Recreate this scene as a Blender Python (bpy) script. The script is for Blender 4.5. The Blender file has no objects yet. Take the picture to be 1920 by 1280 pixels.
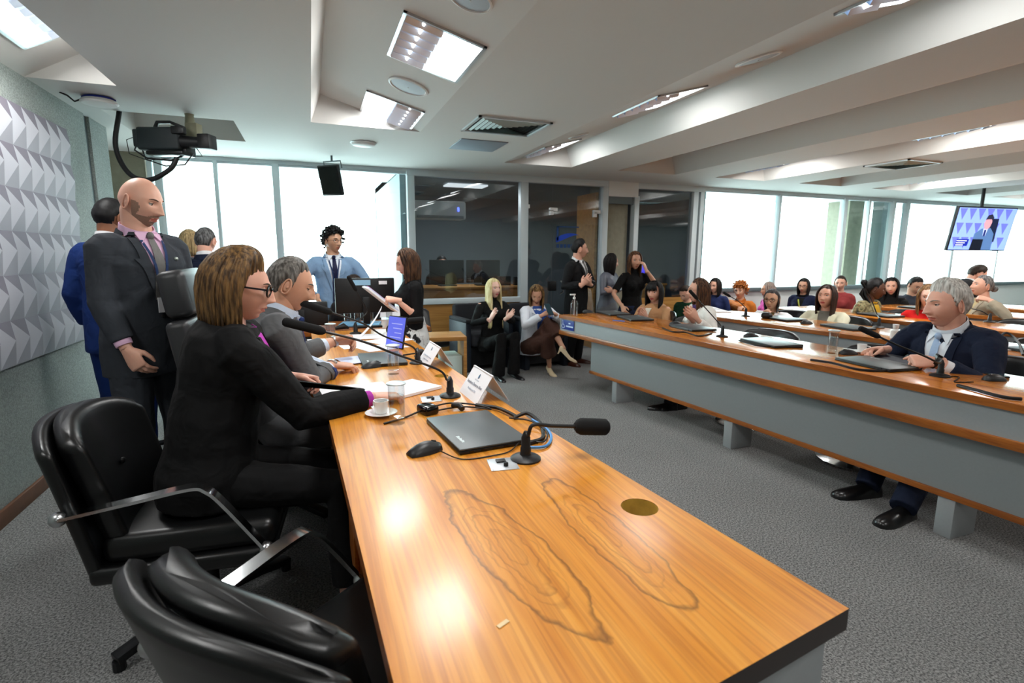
import bpy, bmesh, math, random
from mathutils import Vector as V, Matrix, noise as mnoise
from mathutils.bvhtree import BVHTree
random.seed(7)
scene = bpy.context.scene
COL = scene.collection
R = math.radians

# ------------------------------------------------------------ camera, world, exposure
CAM = V((0, 0, 1.4)); FPX = 982.2
_p, _y, _r = R(9.41), R(20.83), R(.285)
_fw = V((math.sin(_y)*math.cos(_p), math.cos(_y)*math.cos(_p), -math.sin(_p)))
_rt = V((math.cos(_y), -math.sin(_y), 0)); _up = _rt.cross(_fw)
_rt, _up = _rt*math.cos(_r)+_up*math.sin(_r), _up*math.cos(_r)-_rt*math.sin(_r)
cd = bpy.data.cameras.new('camera'); cam = bpy.data.objects.new('camera', cd); COL.objects.link(cam)
cd.sensor_width = 36; cd.lens = FPX*36/1920; cd.clip_start = .05; cd.clip_end = 200
cam.matrix_world = Matrix(((_rt.x, _up.x, -_fw.x, CAM.x), (_rt.y, _up.y, -_fw.y, CAM.y), (_rt.z, _up.z, -_fw.z, CAM.z), (0, 0, 0, 1)))
cd.dof.use_dof = True; cd.dof.focus_distance = 2.3; cd.dof.aperture_fstop = 4.5
scene.camera = cam
world = bpy.data.worlds.new('sky'); scene.world = world; world.use_nodes = True
bg = world.node_tree.nodes['Background']; bg.inputs[0].default_value = (.87, .99, 1.0, 1); bg.inputs[1].default_value = 14.0
scene.view_settings.view_transform = 'Standard'; scene.view_settings.look = 'None'
scene.view_settings.gamma = 1; scene.view_settings.exposure = 0.0
LAMP_W = 16.0

def at(px, py, **k):
    """a point of the room measured in the photograph: on the plane x=, y= or z="""
    d = _fw*FPX+_rt*(px-960)+_up*(640-py); (a, v), = k.items()
    if a == 'd': return CAM+d*(v/FPX)
    i = 'xyz'.index(a); return CAM+d*((v-CAM[i])/d[i])

# ------------------------------------------------------------ materials
def lin(c):
    return tuple(((v/255)/12.92 if v/255 <= .04045 else ((v/255+.055)/1.055)**2.4) for v in c[:3])+(1,)
MATS = {}
def mat(name, col, rough=.5, metal=0, noise=None, bump=None, coat=0, emit=None, alpha=None, spec=.5, sheen=0, ndark=.7, nscale3=None, trans=0, ior=1.45):
    if name in MATS: return MATS[name]
    m = bpy.data.materials.new(name); m.use_nodes = True; nt = m.node_tree; b = nt.nodes['Principled BSDF']
    b.inputs['Base Color'].default_value = lin(col); b.inputs['Roughness'].default_value = rough; b.inputs['Metallic'].default_value = metal
    b.inputs['Coat Weight'].default_value = coat; b.inputs['Coat Roughness'].default_value = .15
    b.inputs['Specular IOR Level'].default_value = spec; b.inputs['Sheen Weight'].default_value = sheen
    b.inputs['Transmission Weight'].default_value = trans; b.inputs['IOR'].default_value = ior
    if emit: b.inputs['Emission Color'].default_value = lin(col); b.inputs['Emission Strength'].default_value = emit
    if alpha is not None: b.inputs['Alpha'].default_value = alpha
    tc = None
    def coords():
        nonlocal tc
        if tc is None:
            tc = nt.nodes.new('ShaderNodeTexCoord'); mp = nt.nodes.new('ShaderNodeMapping'); nt.links.new(tc.outputs['Object'], mp.inputs[0])
            if nscale3: mp.inputs['Scale'].default_value = nscale3
            tc = mp
        return tc.outputs[0]
    if noise:
        sc, amt = noise; n = nt.nodes.new('ShaderNodeTexNoise'); n.inputs['Scale'].default_value = sc; n.inputs['Detail'].default_value = 4
        nt.links.new(coords(), n.inputs['Vector'])
        mx = nt.nodes.new('ShaderNodeMix'); mx.data_type = 'RGBA'
        c = lin(col); mx.inputs[6].default_value = tuple(v*ndark for v in c[:3])+(1,); mx.inputs[7].default_value = tuple(min(1, v*(1+amt)) for v in c[:3])+(1,)
        nt.links.new(n.outputs[0], mx.inputs[0]); nt.links.new(mx.outputs[2], b.inputs['Base Color'])
    if bump:
        sc, st, ds = bump; n = nt.nodes.new('ShaderNodeTexNoise'); n.inputs['Scale'].default_value = sc; n.inputs['Detail'].default_value = 3
        nt.links.new(coords(), n.inputs['Vector']); bp = nt.nodes.new('ShaderNodeBump'); bp.inputs['Strength'].default_value = st; bp.inputs['Distance'].default_value = ds
        nt.links.new(n.outputs[0], bp.inputs['Height']); nt.links.new(bp.outputs[0], b.inputs['Normal'])
    MATS[name] = m; return m

def nodes_of(m): return m.node_tree.nodes, m.node_tree.links, m.node_tree.nodes['Principled BSDF']

def speckle(name, c0, c1, sc, rough=.95, bump=.3, dist=.004):
    """two-tone grain for carpet and rendered walls"""
    m = mat(name, c0, rough); N, L, b = nodes_of(m); b.inputs['Specular IOR Level'].default_value = .2
    tc = N.new('ShaderNodeTexCoord'); n = N.new('ShaderNodeTexNoise'); n.inputs['Scale'].default_value = sc; n.inputs['Detail'].default_value = 5; n.inputs['Roughness'].default_value = .8
    n2 = N.new('ShaderNodeTexNoise'); n2.inputs['Scale'].default_value = 2.1; n2.inputs['Detail'].default_value = 3
    L.new(tc.outputs['Object'], n.inputs[0]); L.new(tc.outputs['Object'], n2.inputs[0])
    r = N.new('ShaderNodeValToRGB'); r.color_ramp.elements[0].position = .41; r.color_ramp.elements[1].position = .59
    r.color_ramp.elements[0].color = lin(c0); r.color_ramp.elements[1].color = lin(c1); L.new(n.outputs[0], r.inputs[0])
    mx = N.new('ShaderNodeMix'); mx.data_type = 'RGBA'; mx.blend_type = 'MULTIPLY'; mx.inputs[0].default_value = .25
    L.new(r.outputs[0], mx.inputs[6]); L.new(n2.outputs[0], mx.inputs[7]); L.new(mx.outputs[2], b.inputs['Base Color'])
    bp = N.new('ShaderNodeBump'); bp.inputs['Strength'].default_value = bump; bp.inputs['Distance'].default_value = dist
    L.new(n.outputs[0], bp.inputs['Height']); L.new(bp.outputs[0], b.inputs['Normal']); return m

def wood(name, c0, c1, c2, axis=1, rough=.3, coat=.35, scale=1., figures=(), stripes=1.):
    """figured veneer; figures = ovals (cx, cy, half width, half length) of growth rings drawn in the face"""
    m = mat(name, c1, rough, coat=coat); N, L, b = nodes_of(m)
    tc = N.new('ShaderNodeTexCoord'); mp = N.new('ShaderNodeMapping'); L.new(tc.outputs['Object'], mp.inputs[0])
    s = [22*scale]*3; s[axis] = 1.1*scale; mp.inputs['Scale'].default_value = s
    n = N.new('ShaderNodeTexNoise'); n.inputs['Scale'].default_value = 1; n.inputs['Detail'].default_value = 5; n.inputs['Roughness'].default_value = .6; n.inputs['Distortion'].default_value = .5
    L.new(mp.outputs[0], n.inputs[0])
    r = N.new('ShaderNodeValToRGB'); e = r.color_ramp.elements; e[0].position = .25; e[0].color = lin(c0); e[1].position = .75; e[1].color = lin(c2)
    x = e.new(.5); x.color = lin(c1); L.new(n.outputs[0], r.inputs[0]); out = r.outputs[0]
    mp2 = N.new('ShaderNodeMapping'); L.new(tc.outputs['Object'], mp2.inputs[0]); s2 = [130*scale]*3; s2[axis] = 3*scale; mp2.inputs['Scale'].default_value = s2
    n2 = N.new('ShaderNodeTexNoise'); n2.inputs['Scale'].default_value = 1; n2.inputs['Detail'].default_value = 2; L.new(mp2.outputs[0], n2.inputs[0])
    r2 = N.new('ShaderNodeValToRGB'); e = r2.color_ramp.elements; e[0].position = .38; e[0].color = (.62, .5, .42, 1); e[1].position = .55; e[1].color = (1, 1, 1, 1); L.new(n2.outputs[0], r2.inputs[0])
    mx = N.new('ShaderNodeMix'); mx.data_type = 'RGBA'; mx.blend_type = 'MULTIPLY'; mx.inputs[0].default_value = .5*stripes; L.new(out, mx.inputs[6]); L.new(r2.outputs[0], mx.inputs[7]); out = mx.outputs[2]
    for (cx, cy, a, bl, ang) in figures:
        mq = N.new('ShaderNodeMapping'); mq.vector_type = 'TEXTURE'; L.new(tc.outputs['Object'], mq.inputs[0])
        mq.inputs['Location'].default_value = (cx, cy, 0); mq.inputs['Rotation'].default_value = (0, 0, ang); mq.inputs['Scale'].default_value = (a, bl, 50)
        nn = N.new('ShaderNodeTexNoise'); nn.inputs['Scale'].default_value = 13; nn.inputs['Detail'].default_value = 3; L.new(tc.outputs['Object'], nn.inputs[0])
        ln = N.new('ShaderNodeVectorMath'); ln.operation = 'LENGTH'; L.new(mq.outputs[0], ln.inputs[0])
        ad = N.new('ShaderNodeMath'); ad.operation = 'MULTIPLY_ADD'; L.new(nn.outputs[0], ad.inputs[0]); ad.inputs[1].default_value = .55; L.new(ln.outputs['Value'], ad.inputs[2])
        rr = N.new('ShaderNodeValToRGB'); el = rr.color_ramp.elements; el[0].position = 0; el[0].color = (1, 1, 1, 1); el[1].position = 1; el[1].color = (1, 1, 1, 1)
        def band(p, w, v):
            for q, c in ((p-w, 1), (p, v), (p+w*.5, 1)):
                z = el.new(q); z.color = (c, c*.96 if c < 1 else 1, c*.93 if c < 1 else 1, 1)
        band(.32, .035, .74); band(.48, .035, .62); band(.60, .03, .74); band(.80, .055, .30)
        sc = N.new('ShaderNodeMath'); sc.operation = 'MULTIPLY'; L.new(ad.outputs[0], sc.inputs[0]); sc.inputs[1].default_value = .62; L.new(sc.outputs[0], rr.inputs[0])
        mx = N.new('ShaderNodeMix'); mx.data_type = 'RGBA'; mx.blend_type = 'MULTIPLY'; mx.inputs[0].default_value = .85; L.new(out, mx.inputs[6]); L.new(rr.outputs[0], mx.inputs[7]); out = mx.outputs[2]
    L.new(out, b.inputs['Base Color'])
    rg = N.new('ShaderNodeMapRange'); L.new(n.outputs[0], rg.inputs[0]); rg.inputs[3].default_value = rough-.05; rg.inputs[4].default_value = rough+.08; L.new(rg.outputs[0], b.inputs['Roughness'])
    return m

def glassmat(name, tint, refl=.04, rough=.0, haze=0.):
    """thin pane: light passes straight through, the surface mirrors a little by Fresnel"""
    m = bpy.data.materials.new(name); m.use_nodes = True; N = m.node_tree.nodes; L = m.node_tree.links; N.clear()
    o = N.new('ShaderNodeOutputMaterial'); t = N.new('ShaderNodeBsdfTransparent'); t.inputs[0].default_value = tint+(1,)
    g = N.new('ShaderNodeBsdfGlossy'); g.inputs['Roughness'].default_value = rough; f = N.new('ShaderNodeLayerWeight'); f.inputs[0].default_value = .5
    pw = N.new('ShaderNodeMath'); pw.operation = 'POWER'; L.new(f.outputs['Facing'], pw.inputs[0]); pw.inputs[1].default_value = 5
    ma = N.new('ShaderNodeMath'); ma.operation = 'MULTIPLY_ADD'; L.new(pw.outputs[0], ma.inputs[0]); ma.inputs[1].default_value = .8; ma.inputs[2].default_value = refl
    mx = N.new('ShaderNodeMixShader'); L.new(ma.outputs[0], mx.inputs[0]); L.new(t.outputs[0], mx.inputs[1]); L.new(g.outputs[0], mx.inputs[2]); L.new(mx.outputs[0], o.inputs[0])
    MATS[name] = m; return m

# ------------------------------------------------------------ mesh building
class MB:
    def __init__(s): s.v = []; s.f = []; s.m = []; s.cm = 0
    def add(s, vs, fs, M=None):
        o = len(s.v); s.v += [tuple(M @ V(p)) if M else tuple(p) for p in vs]
        s.f += [tuple(i+o for i in f) for f in fs]; s.m += [s.cm]*len(fs); return s
    def box(s, x0, x1, y0, y1, z0, z1, M=None):
        return s.add([(x0, y0, z0), (x1, y0, z0), (x1, y1, z0), (x0, y1, z0), (x0, y0, z1), (x1, y0, z1), (x1, y1, z1), (x0, y1, z1)],
                     [(0, 3, 2, 1), (4, 5, 6, 7), (0, 1, 5, 4), (1, 2, 6, 5), (2, 3, 7, 6), (3, 0, 4, 7)], M)
    def rings(s, rs, cap=True, closed=True, M=None):
        n = len(rs[0]); vs = [p for r in rs for p in r]; fs = []
        for i in range(len(rs)-1):
            for j in range(n if closed else n-1):
                k = (j+1) % n; fs.append((i*n+j, i*n+k, (i+1)*n+k, (i+1)*n+j))
        if cap: fs.append(tuple(range(n-1, -1, -1))); fs.append(tuple((len(rs)-1)*n+j for j in range(n)))
        return s.add(vs, fs, M)
    def tube(s, pts, rad, n=8, flat=None, M=None, cap=True, ref=None):
        pts = [V(p) for p in pts]; k = len(pts); rad = [rad]*k if not isinstance(rad, (list, tuple)) else rad
        rs = []; pu = None
        for i, p in enumerate(pts):
            t = (pts[min(i+1, k-1)]-pts[max(i-1, 0)])
            if t.length < 1e-9: t = V((0, 0, 1))
            t.normalize()
            if pu is None:
                a = V(ref) if ref else (V((0, 0, 1)) if abs(t.z) < .9 else V((1, 0, 0)))
                pu = (a-t*a.dot(t)).normalized()
            else:
                q = pu-t*pu.dot(t); pu = q.normalized() if q.length > 1e-6 else pu
            w = t.cross(pu); r = rad[i]; fl = flat or 1
            rs.append([p+pu*(math.cos(2*math.pi*j/n)*r*fl)+w*(math.sin(2*math.pi*j/n)*r) for j in range(n)])
        return s.rings(rs, cap, True, M)
    def bar(s, pts, w, h, M=None, ref=(0, 0, 1)):
        """flat strip of w x h swept along points"""
        pts = [V(p) for p in pts]; rs = []; k = len(pts)
        for i, p in enumerate(pts):
            t = (pts[min(i+1, k-1)]-pts[max(i-1, 0)]).normalized(); r = V(ref); sd = t.cross(r).normalized(); n = sd.cross(t).normalized()
            rs.append([p+sd*w/2+n*h/2, p-sd*w/2+n*h/2, p-sd*w/2-n*h/2, p+sd*w/2-n*h/2])
        return s.rings(rs, True, True, M)
    def lathe(s, prof, n=24, M=None, cap=True):
        return s.rings([[(r*math.cos(2*math.pi*j/n), r*math.sin(2*math.pi*j/n), z) for j in range(n)] for r, z in prof], cap, True, M)
    def prism(s, poly, z0, z1, M=None):
        n = len(poly); return s.rings([[(x, y, z0) for x, y in poly], [(x, y, z1) for x, y in poly]], True, True, M)
    def ell(s, c, r, nu=16, nv=10, M=None):
        c = V(c); rs = []
        for i in range(1, nv):
            a = math.pi*i/nv; rs.append([(c.x+r[0]*math.sin(a)*math.cos(2*math.pi*j/nu), c.y+r[1]*math.sin(a)*math.sin(2*math.pi*j/nu), c.z-r[2]*math.cos(a)) for j in range(nu)])
        return s.rings(rs, True, True, M)
    def quad(s, a, b, c, d): return s.add([a, b, c, d], [(0, 1, 2, 3)])
    def mesh(s, name, M=None):
        me = bpy.data.meshes.new(name); me.from_pydata([tuple(M @ V(p)) for p in s.v] if M else s.v, [], s.f)
        if any(s.m): me.polygons.foreach_set('material_index', s.m)
        return me

def T(x, y, z): return Matrix.Translation((x, y, z))
def RZ(a): return Matrix.Rotation(a, 4, 'Z')
def RX(a): return Matrix.Rotation(a, 4, 'X')
def RY(a): return Matrix.Rotation(a, 4, 'Y')
def frame(o, x, y, z):
    return Matrix(((x[0], y[0], z[0], o[0]), (x[1], y[1], z[1], o[1]), (x[2], y[2], z[2], o[2]), (0, 0, 0, 1)))

def fix(me, bevel=0, seg=2, smooth=False, angle=None):
    bm = bmesh.new(); bm.from_mesh(me); bmesh.ops.recalc_face_normals(bm, faces=bm.faces)
    if bevel:
        es = [e for e in bm.edges if len(e.link_faces) == 2 and e.calc_face_angle(0) > .5]
        bmesh.ops.bevel(bm, geom=es, offset=bevel, segments=seg, profile=.5, affect='EDGES', clamp_overlap=True)
    bm.to_mesh(me); bm.free()
    if smooth:
        me.polygons.foreach_set('use_smooth', [True]*len(me.polygons))
        if angle: me.set_sharp_from_angle(angle=R(angle))
    me.update(); return me

def obj(name, mb, m, parent=None, smooth=False, bevel=0, seg=2, angle=40, world=False, norm=True):
    """links the collected shapes as ONE mesh object; world=True: shapes are in room coordinates"""
    M = None
    if world and parent is not None: M = root_inv(parent)
    me = mb.mesh(name, M)
    if norm: fix(me, bevel, seg, smooth or bevel > 0, angle if (smooth or bevel > 0) else None)
    o = bpy.data.objects.new(name, me); COL.objects.link(o)
    for k in (m if isinstance(m, (list, tuple)) else [m]): me.materials.append(k)
    if parent is not None: o.parent = parent
    return o
def root_inv(p):
    M = Matrix.Identity(4)
    while p is not None: M = p.matrix_basis @ M; p = p.parent
    return M.inverted()
def tag(o, label=None, cat=None, group=None, kind=None):
    for k, v in (('label', label), ('category', cat), ('group', group), ('kind', kind)):
        if v: o[k] = v
    return o
def thing(name, label, cat, loc=(0, 0, 0), rz=0, group=None, kind=None):
    o = bpy.data.objects.new(name, None); COL.objects.link(o); o.empty_display_size = .1
    o.location = loc; o.rotation_euler = (0, 0, rz); return tag(o, label, cat, group, kind)
def dup(root, loc, rz=None, label=None, group=None, recolor=None):
    def cp(o, par):
        c = o.copy(); COL.objects.link(c)
        if par is not None: c.parent = par
        for ch in KIDS.get(o.name, ()): cp(ch, c)
        KIDS[c.name] = [x for x in COL.objects if x.parent == c] if False else KIDS.get(c.name, [])
        return c
    kids(root); r = cp(root, None); r.location = loc
    if rz is not None: r.rotation_euler = (0, 0, rz)
    if label: r['label'] = label
    if group: r['group'] = group
    return r
KIDS = {}
def kids(o):
    KIDS[o.name] = list(o.children)
    for c in o.children: kids(c)
def struct(name, mb, m, parent=None, **k):
    o = obj(name, mb, m, parent, **k)
    if parent is None: o['kind'] = 'structure'
    return o
# ------------------------------------------------------------ shared materials
M_ceil = mat('ceiling_paint', (208, 207, 203), .85, bump=(60, .05, .002))
M_carpet = speckle('grey_carpet', (80, 81, 82), (172, 172, 170), 120, bump=.6, dist=.006)
M_plaster = speckle('sprayed_wall', (138, 146, 142), (176, 184, 180), 120, bump=.45, dist=.006)
M_white = mat('white_paint', (226, 228, 226), .6)
M_alu = mat('aluminium', (204, 214, 217), .45, metal=.1)
M_alud = mat('aluminium_dark', (104, 116, 120), .5, metal=.2)
M_glass = glassmat('window_glass', (.90, .98, .98))
M_smoke = glassmat('smoked_glass', (.80, .84, .86), refl=.07)
M_wtop = wood('table_veneer', (190, 112, 30), (216, 142, 46), (230, 164, 70), 1, .30, .30, 1, figures=[(.365, .97, .074, .30, .14), (.592, .957, .058, .30, .01)])
M_wedge = wood('edge_veneer', (128, 66, 16), (158, 88, 24), (178, 104, 32), 1, .35, .3, 1)
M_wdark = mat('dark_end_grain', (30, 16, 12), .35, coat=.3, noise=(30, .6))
M_woak = wood('oak_panel', (150, 104, 46), (176, 126, 62), (190, 142, 76), 0, .45, .1, .7)
M_wbase = mat('brown_baseboard', (104, 62, 34), .5, noise=(20, .2))
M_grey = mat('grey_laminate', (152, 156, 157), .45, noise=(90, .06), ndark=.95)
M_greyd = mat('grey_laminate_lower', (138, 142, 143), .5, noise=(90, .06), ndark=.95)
M_black = mat('black_plastic', (17, 18, 20), .45)
M_blackm = mat('black_satin_metal', (20, 21, 23), .35, metal=.3)
M_leather = mat('black_leather', (10, 11, 12), .34, bump=(260, .12, .001), spec=.6)
M_leatherg = mat('charcoal_leather', (46, 47, 49), .42, bump=(240, .12, .001))
M_chrome = mat('chrome', (225, 228, 230), .12, metal=1)
M_chromeb = mat('brushed_steel', (196, 198, 200), .28, metal=1)
M_fabric = mat('dark_fabric', (30, 31, 36), .9, noise=(300, .3))
M_paper = mat('paper', (240, 240, 244), .8)
M_paperb = mat('printed_paper', (205, 214, 240), .8, noise=(60, .15), ndark=.9)
M_porc = mat('porcelain', (238, 238, 236), .2, coat=.5)
M_cable = mat('cable_black', (14, 14, 15), .5)
M_cableb = mat('cable_blue', (70, 140, 205), .45)
M_clear = glassmat('clear_glass', (.96, .97, .97), refl=.09, rough=.02)
M_water = glassmat('water', (.95, .96, .96), rough=.0)
M_screen = mat('dark_screen', (8, 9, 11), .18)
M_lblue = mat('pale_blue_card', (120, 176, 214), .6)
M_conc = mat('concrete', (150, 146, 128), .9, noise=(14, .15), bump=(60, .3, .004))
M_booth = mat('booth_grey', (112, 120, 124), .8)
M_emit = mat('lamp_diffuser', (250, 253, 255), .5, emit=9)
M_refl = mat('lamp_reflector', (206, 218, 232), .3, metal=.55)

CZ = 2.45; YW = 6.85; XL = -1.57; XR = 17.0; YB = -3.2; DEP = .21
# ------------------------------------------------------------ floor, walls
b = MB(); b.box(XL-.3, XR+.2, YB-.2, 10.2, -.12, 0); tag(struct('floor', b, M_carpet), 'mottled grey carpet floor of the committee room', 'floor')
b = MB(); b.box(XL-.2, XL, YB, 5.13, 0, CZ+.3); b.box(XL-.2, XL, 5.24, 5.62, 0, CZ+.02)
wl = tag(struct('wall_left', b, M_plaster), 'pale grey sprayed plaster wall behind the head table', 'wall')
b = MB(); b.box(XL-.16, XL-.02, 5.13, 5.24, 0, CZ+.02); obj('joint_cover', b, M_alud, wl)
b = MB(); b.box(XL, XL+.02, YB, 5.12, 0, .085); tag(struct('baseboard_left', b, M_wbase, bevel=.003), 'brown wooden baseboard along the left wall', 'baseboard')
b = MB(); b.box(XL-.2, XR, YB-.2, YB, 0, CZ+.3); tag(struct('wall_back', b, M_plaster), 'plaster wall at the near end of the room', 'wall')
b = MB(); b.box(XR, XR+.2, YB-.2, YW+.3, 0, CZ+.3); tag(struct('wall_right', b, M_plaster), 'plaster wall at the far right end of the room', 'wall')
b = MB(); b.box(XL-.62, XL-.55, 5.5, YW, 0, CZ+.02); b.box(XL-.62, -1.60, YW-.03, YW+.1, 0, CZ+.02); tag(struct('wall_recess', b, M_conc), 'weathered concrete return wall beside the left windows', 'wall')
b = MB(); b.box(XL-.6, XL-.19, 5.4, 5.62, 0, CZ+.02); tag(struct('trim_1', b, M_plaster), 'plaster return at the end of the left wall', 'wall')

# ------------------------------------------------------------ ceiling with sawtooth coffers
cof = [(-1.57, -1.10, 4.23, 'R0'), (.06, .95, 4.77, 'L')]
for i in range(9): cof.append((2.15+1.53*i, 3.02+1.53*i, 5.94, 'R'))
b = MB(); yN, yF = YB, YW+.05
def flat(x0, x1, y0, y1): b.quad((x0, y0, CZ), (x0, y1, CZ), (x1, y1, CZ), (x1, y0, CZ))
xs = XL
for (x0, x1, ye, k) in cof:
    if x0 > xs:
        if xs < -1 and x1 < 1.2:      # strip with the camera pocket
            flat(xs, -.52, yN, 4.95)
            flat(-.52, x0, yN, yF)
        else: flat(xs, x0, yN, yF)
    zt = CZ+DEP
    if k == 'L':
        xa = x0+.08
        b.quad((x0, yN, CZ), (x0, ye, CZ), (xa, ye-.05, zt), (xa, yN, zt)); b.quad((xa, yN, zt), (xa, ye-.05, zt), (x1, ye, CZ), (x1, yN, CZ))
        b.add([(x0, ye, CZ), (xa, ye-.05, zt), (x1, ye, CZ)], [(0, 1, 2)])
    else:
        xa = x1-.10 if k == 'R' else x1-.06
        za = CZ if k == 'R' else CZ
        b.quad((x0, yN, za), (x0, ye, CZ), (xa, ye-.05, zt), (xa, yN, zt)); b.quad((xa, yN, zt), (xa, ye-.05, zt), (x1, ye, CZ), (x1, yN, CZ))
        b.add([(x0, ye, CZ), (xa, ye-.05, zt), (x1, ye, CZ)], [(0, 1, 2)])
    if k != 'R0': flat(x0, x1, ye, yF)
    xs = x1
flat(xs, XR, yN, yF)
# around the pocket over the hanging camera
px0, px1, py0, py1 = -1.40, -.52, 4.95, 5.80
flat(XL-.6, -1.10, 4.23, py0); flat(XL-.6, px0, py0, py1); flat(XL-.6, -.52, py1, yF)
for a, c in (((px0, py0), (px1, py0)), ((px1, py0), (px1, py1)), ((px1, py1), (px0, py1)), ((px0, py1), (px0, py0))):
    b.quad((a[0], a[1], CZ), (c[0], c[1], CZ), (c[0], c[1], CZ+.24), (a[0], a[1], CZ+.24))
b.quad((px0, py0, CZ+.24), (px1, py0, CZ+.24), (px1, py1, CZ+.24), (px0, py1, CZ+.24))
ceil = struct('ceiling', b, M_ceil, norm=False); tag(ceil, 'white ceiling folded into long sloping coffers', 'ceiling')
b = MB(); b.box(XL-.8, XR+.2, YB-.2, YW+.2, CZ+.30, CZ+.45); tag(struct('trim_2', b, M_conc), 'concrete slab over the ceiling', 'slab')
b = MB(); b.box(XL-.8, 1.22, YW+.08, 8.05, 2.43, 2.75); b.box(5.68, XR+.5, YW+.08, 8.05, 2.43, 2.75)
tag(struct('trim_3', b, mat('eave_paint', (205, 214, 210), .8)), 'pale concrete eave outside over the windows', 'eave')

# ------------------------------------------------------------ window bands
def window(name, label, x0, x1, mull, sill, tops=2.41, doubles=()):
    w = thing(name, None, None, ((x0+x1)/2, YW, 0)); w['kind'] = 'structure'; tag(w, label, 'window')
    b = MB(); b.box(x0, x1, YW-.05, YW+.05, tops, CZ+.02); b.box(x0, x1, YW-.03, YW+.03, tops-.025, tops)
    obj('window_head', b, M_alu, w, world=True, bevel=.004)
    edges = [x0]+list(mull)+[x1]
    for m_ in mull:
        b = MB(); wd = .075 if m_ in doubles else .042
        b.box(m_-wd/2, m_+wd/2, YW-.06, YW+.04, sill, tops); obj('mullion', b, M_alu, w, world=True, bevel=.004)
    b = MB(); b.box(x0, x1, YW-.12, YW+.05, sill-.06, sill); obj('window_sill', b, M_alud, w, world=True, bevel=.004)
    b = MB(); b.box(x0, x1, YW-.04, YW+.12, 0, sill-.06); obj('sill_wall', b, M_white, w, world=True)
    for a, c in zip(edges, edges[1:]):
        b = MB(); b.box(a+.015, c-.015, YW-.004, YW+.004, sill, tops-.02); obj('pane', b, M_glass, w, world=True)
    return w
window('window_1', 'tall daylit windows left of the glass booth', -1.60, 1.17, [-1.56, -1.48, -.935, -.325], .42, doubles=(-.325, -1.48))
rm = [7.35, 8.88, 9.48, 10.13, 10.52, 11.98, 13.45, 15.0]
window('window_2', 'long band of daylit windows behind the audience', 5.78, XR, rm, .88, doubles=(8.88, 10.13, 10.52, 11.98))
b = MB(); b.box(9.50, 10.05, YW+.35, YW+.8, 0, 2.45); tag(struct('trim_4', b, M_conc), 'concrete pier standing outside the right windows', 'column')
b = MB(); b.box(10.2, 10.45, YW+.2, YW+.4, 0, 2.45); tag(struct('trim_5', b, M_alud), 'grey post between two right windows', 'post')

# ------------------------------------------------------------ glazed booth
pt = thing('wall_partition', 'glazed partition of the grey control booth', 'partition', (2.6, YW, 0)); pt['kind'] = 'structure'
b = MB(); b.box(1.17, 5.78, YW-.06, YW+.04, 2.37, CZ+.02); obj('head_rail', b, M_alu, pt, world=True, bevel=.004)
for x, w in ((1.22, .09), (2.76, .11), (4.02, .09), (5.62, .09), (5.74, .07)):
    b = MB(); b.box(x-w/2, x+w/2, YW-.06, YW+.05, 0, 2.37); obj('post', b, M_alu, pt, world=True, bevel=.004)
b = MB(); b.box(1.26, 2.71, YW-.06, YW+.03, .75, .82); obj('sill_rail', b, M_alu, pt, world=True, bevel=.004)
b = MB(); b.box(1.26, 2.71, YW-.02, YW+.02, 0, .75); obj('wood_panel', b, M_woak, pt, world=True)
b = MB(); b.box(4.53, 5.58, YW-.02, YW+.02, 0, .75); obj('wood_panel', b, M_woak, pt, world=True)
for x0, x1, z0 in ((1.26, 2.71, .82), (4.56, 5.58, .75)):
    b = MB(); b.box(x0, x1, YW-.004, YW+.004, z0, 2.37); obj('pane', b, M_smoke, pt, world=True)
b = MB(); b.box(4.06, 4.56, YW-.07, YW+.05, 2.24, CZ+.01); obj('bulkhead', b, M_white, pt, world=True, bevel=.004)
for x, w in ((4.55, .08),):
    b = MB(); b.box(x-w/2, x+w/2, YW-.06, YW+.05, 0, 2.26); obj('post', b, M_alu, pt, world=True, bevel=.004)
b = MB(); b.box(4.07, 4.5, YW-.03, YW+.02, 2.14, 2.24); obj('lintel', b, M_alud, pt, world=True)
b = MB(); b.box(4.06, 4.47, YW+.06, YW+.5, 0, CZ); obj('column', b, M_conc, pt, world=True)
dr = thing('door_1', 'frameless smoked glass door of the control booth', 'door', (3.4, YW, 0)); dr['kind'] = 'structure'
b = MB(); b.box(2.82, 3.20, YW-.005, YW+.005, .02, 2.36); obj('side_pane', b, M_smoke, dr, world=True)
b = MB(); b.box(3.21, 3.97, YW-.005, YW+.005, .02, 2.36); obj('door_pane', b, M_smoke, dr, world=True)
for x, z in ((3.21, 2.02), (3.90, 2.01), (2.79, 2.05)):
    b = MB(); b.box(x-.05, x+.06, YW-.03, YW+.03, z-.02, z+.03); b.box(x-.05, x, YW-.03, YW+.03, z-.07, z); obj('hinge_patch', b, M_white, dr, world=True, bevel=.004)
b = MB(); b.box(3.16, 3.27, YW-.04, YW+.04, .89, 1.03); obj('lock', b, M_black, dr, world=True, bevel=.01)
b = MB(); b.tube([(3.33, YW-.05, .85), (3.35, YW-.09, .88), (3.35, YW-.09, 1.0), (3.33, YW-.05, 1.03)], .012); obj('handle', b, M_chromeb, dr, world=True, smooth=True)
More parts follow.
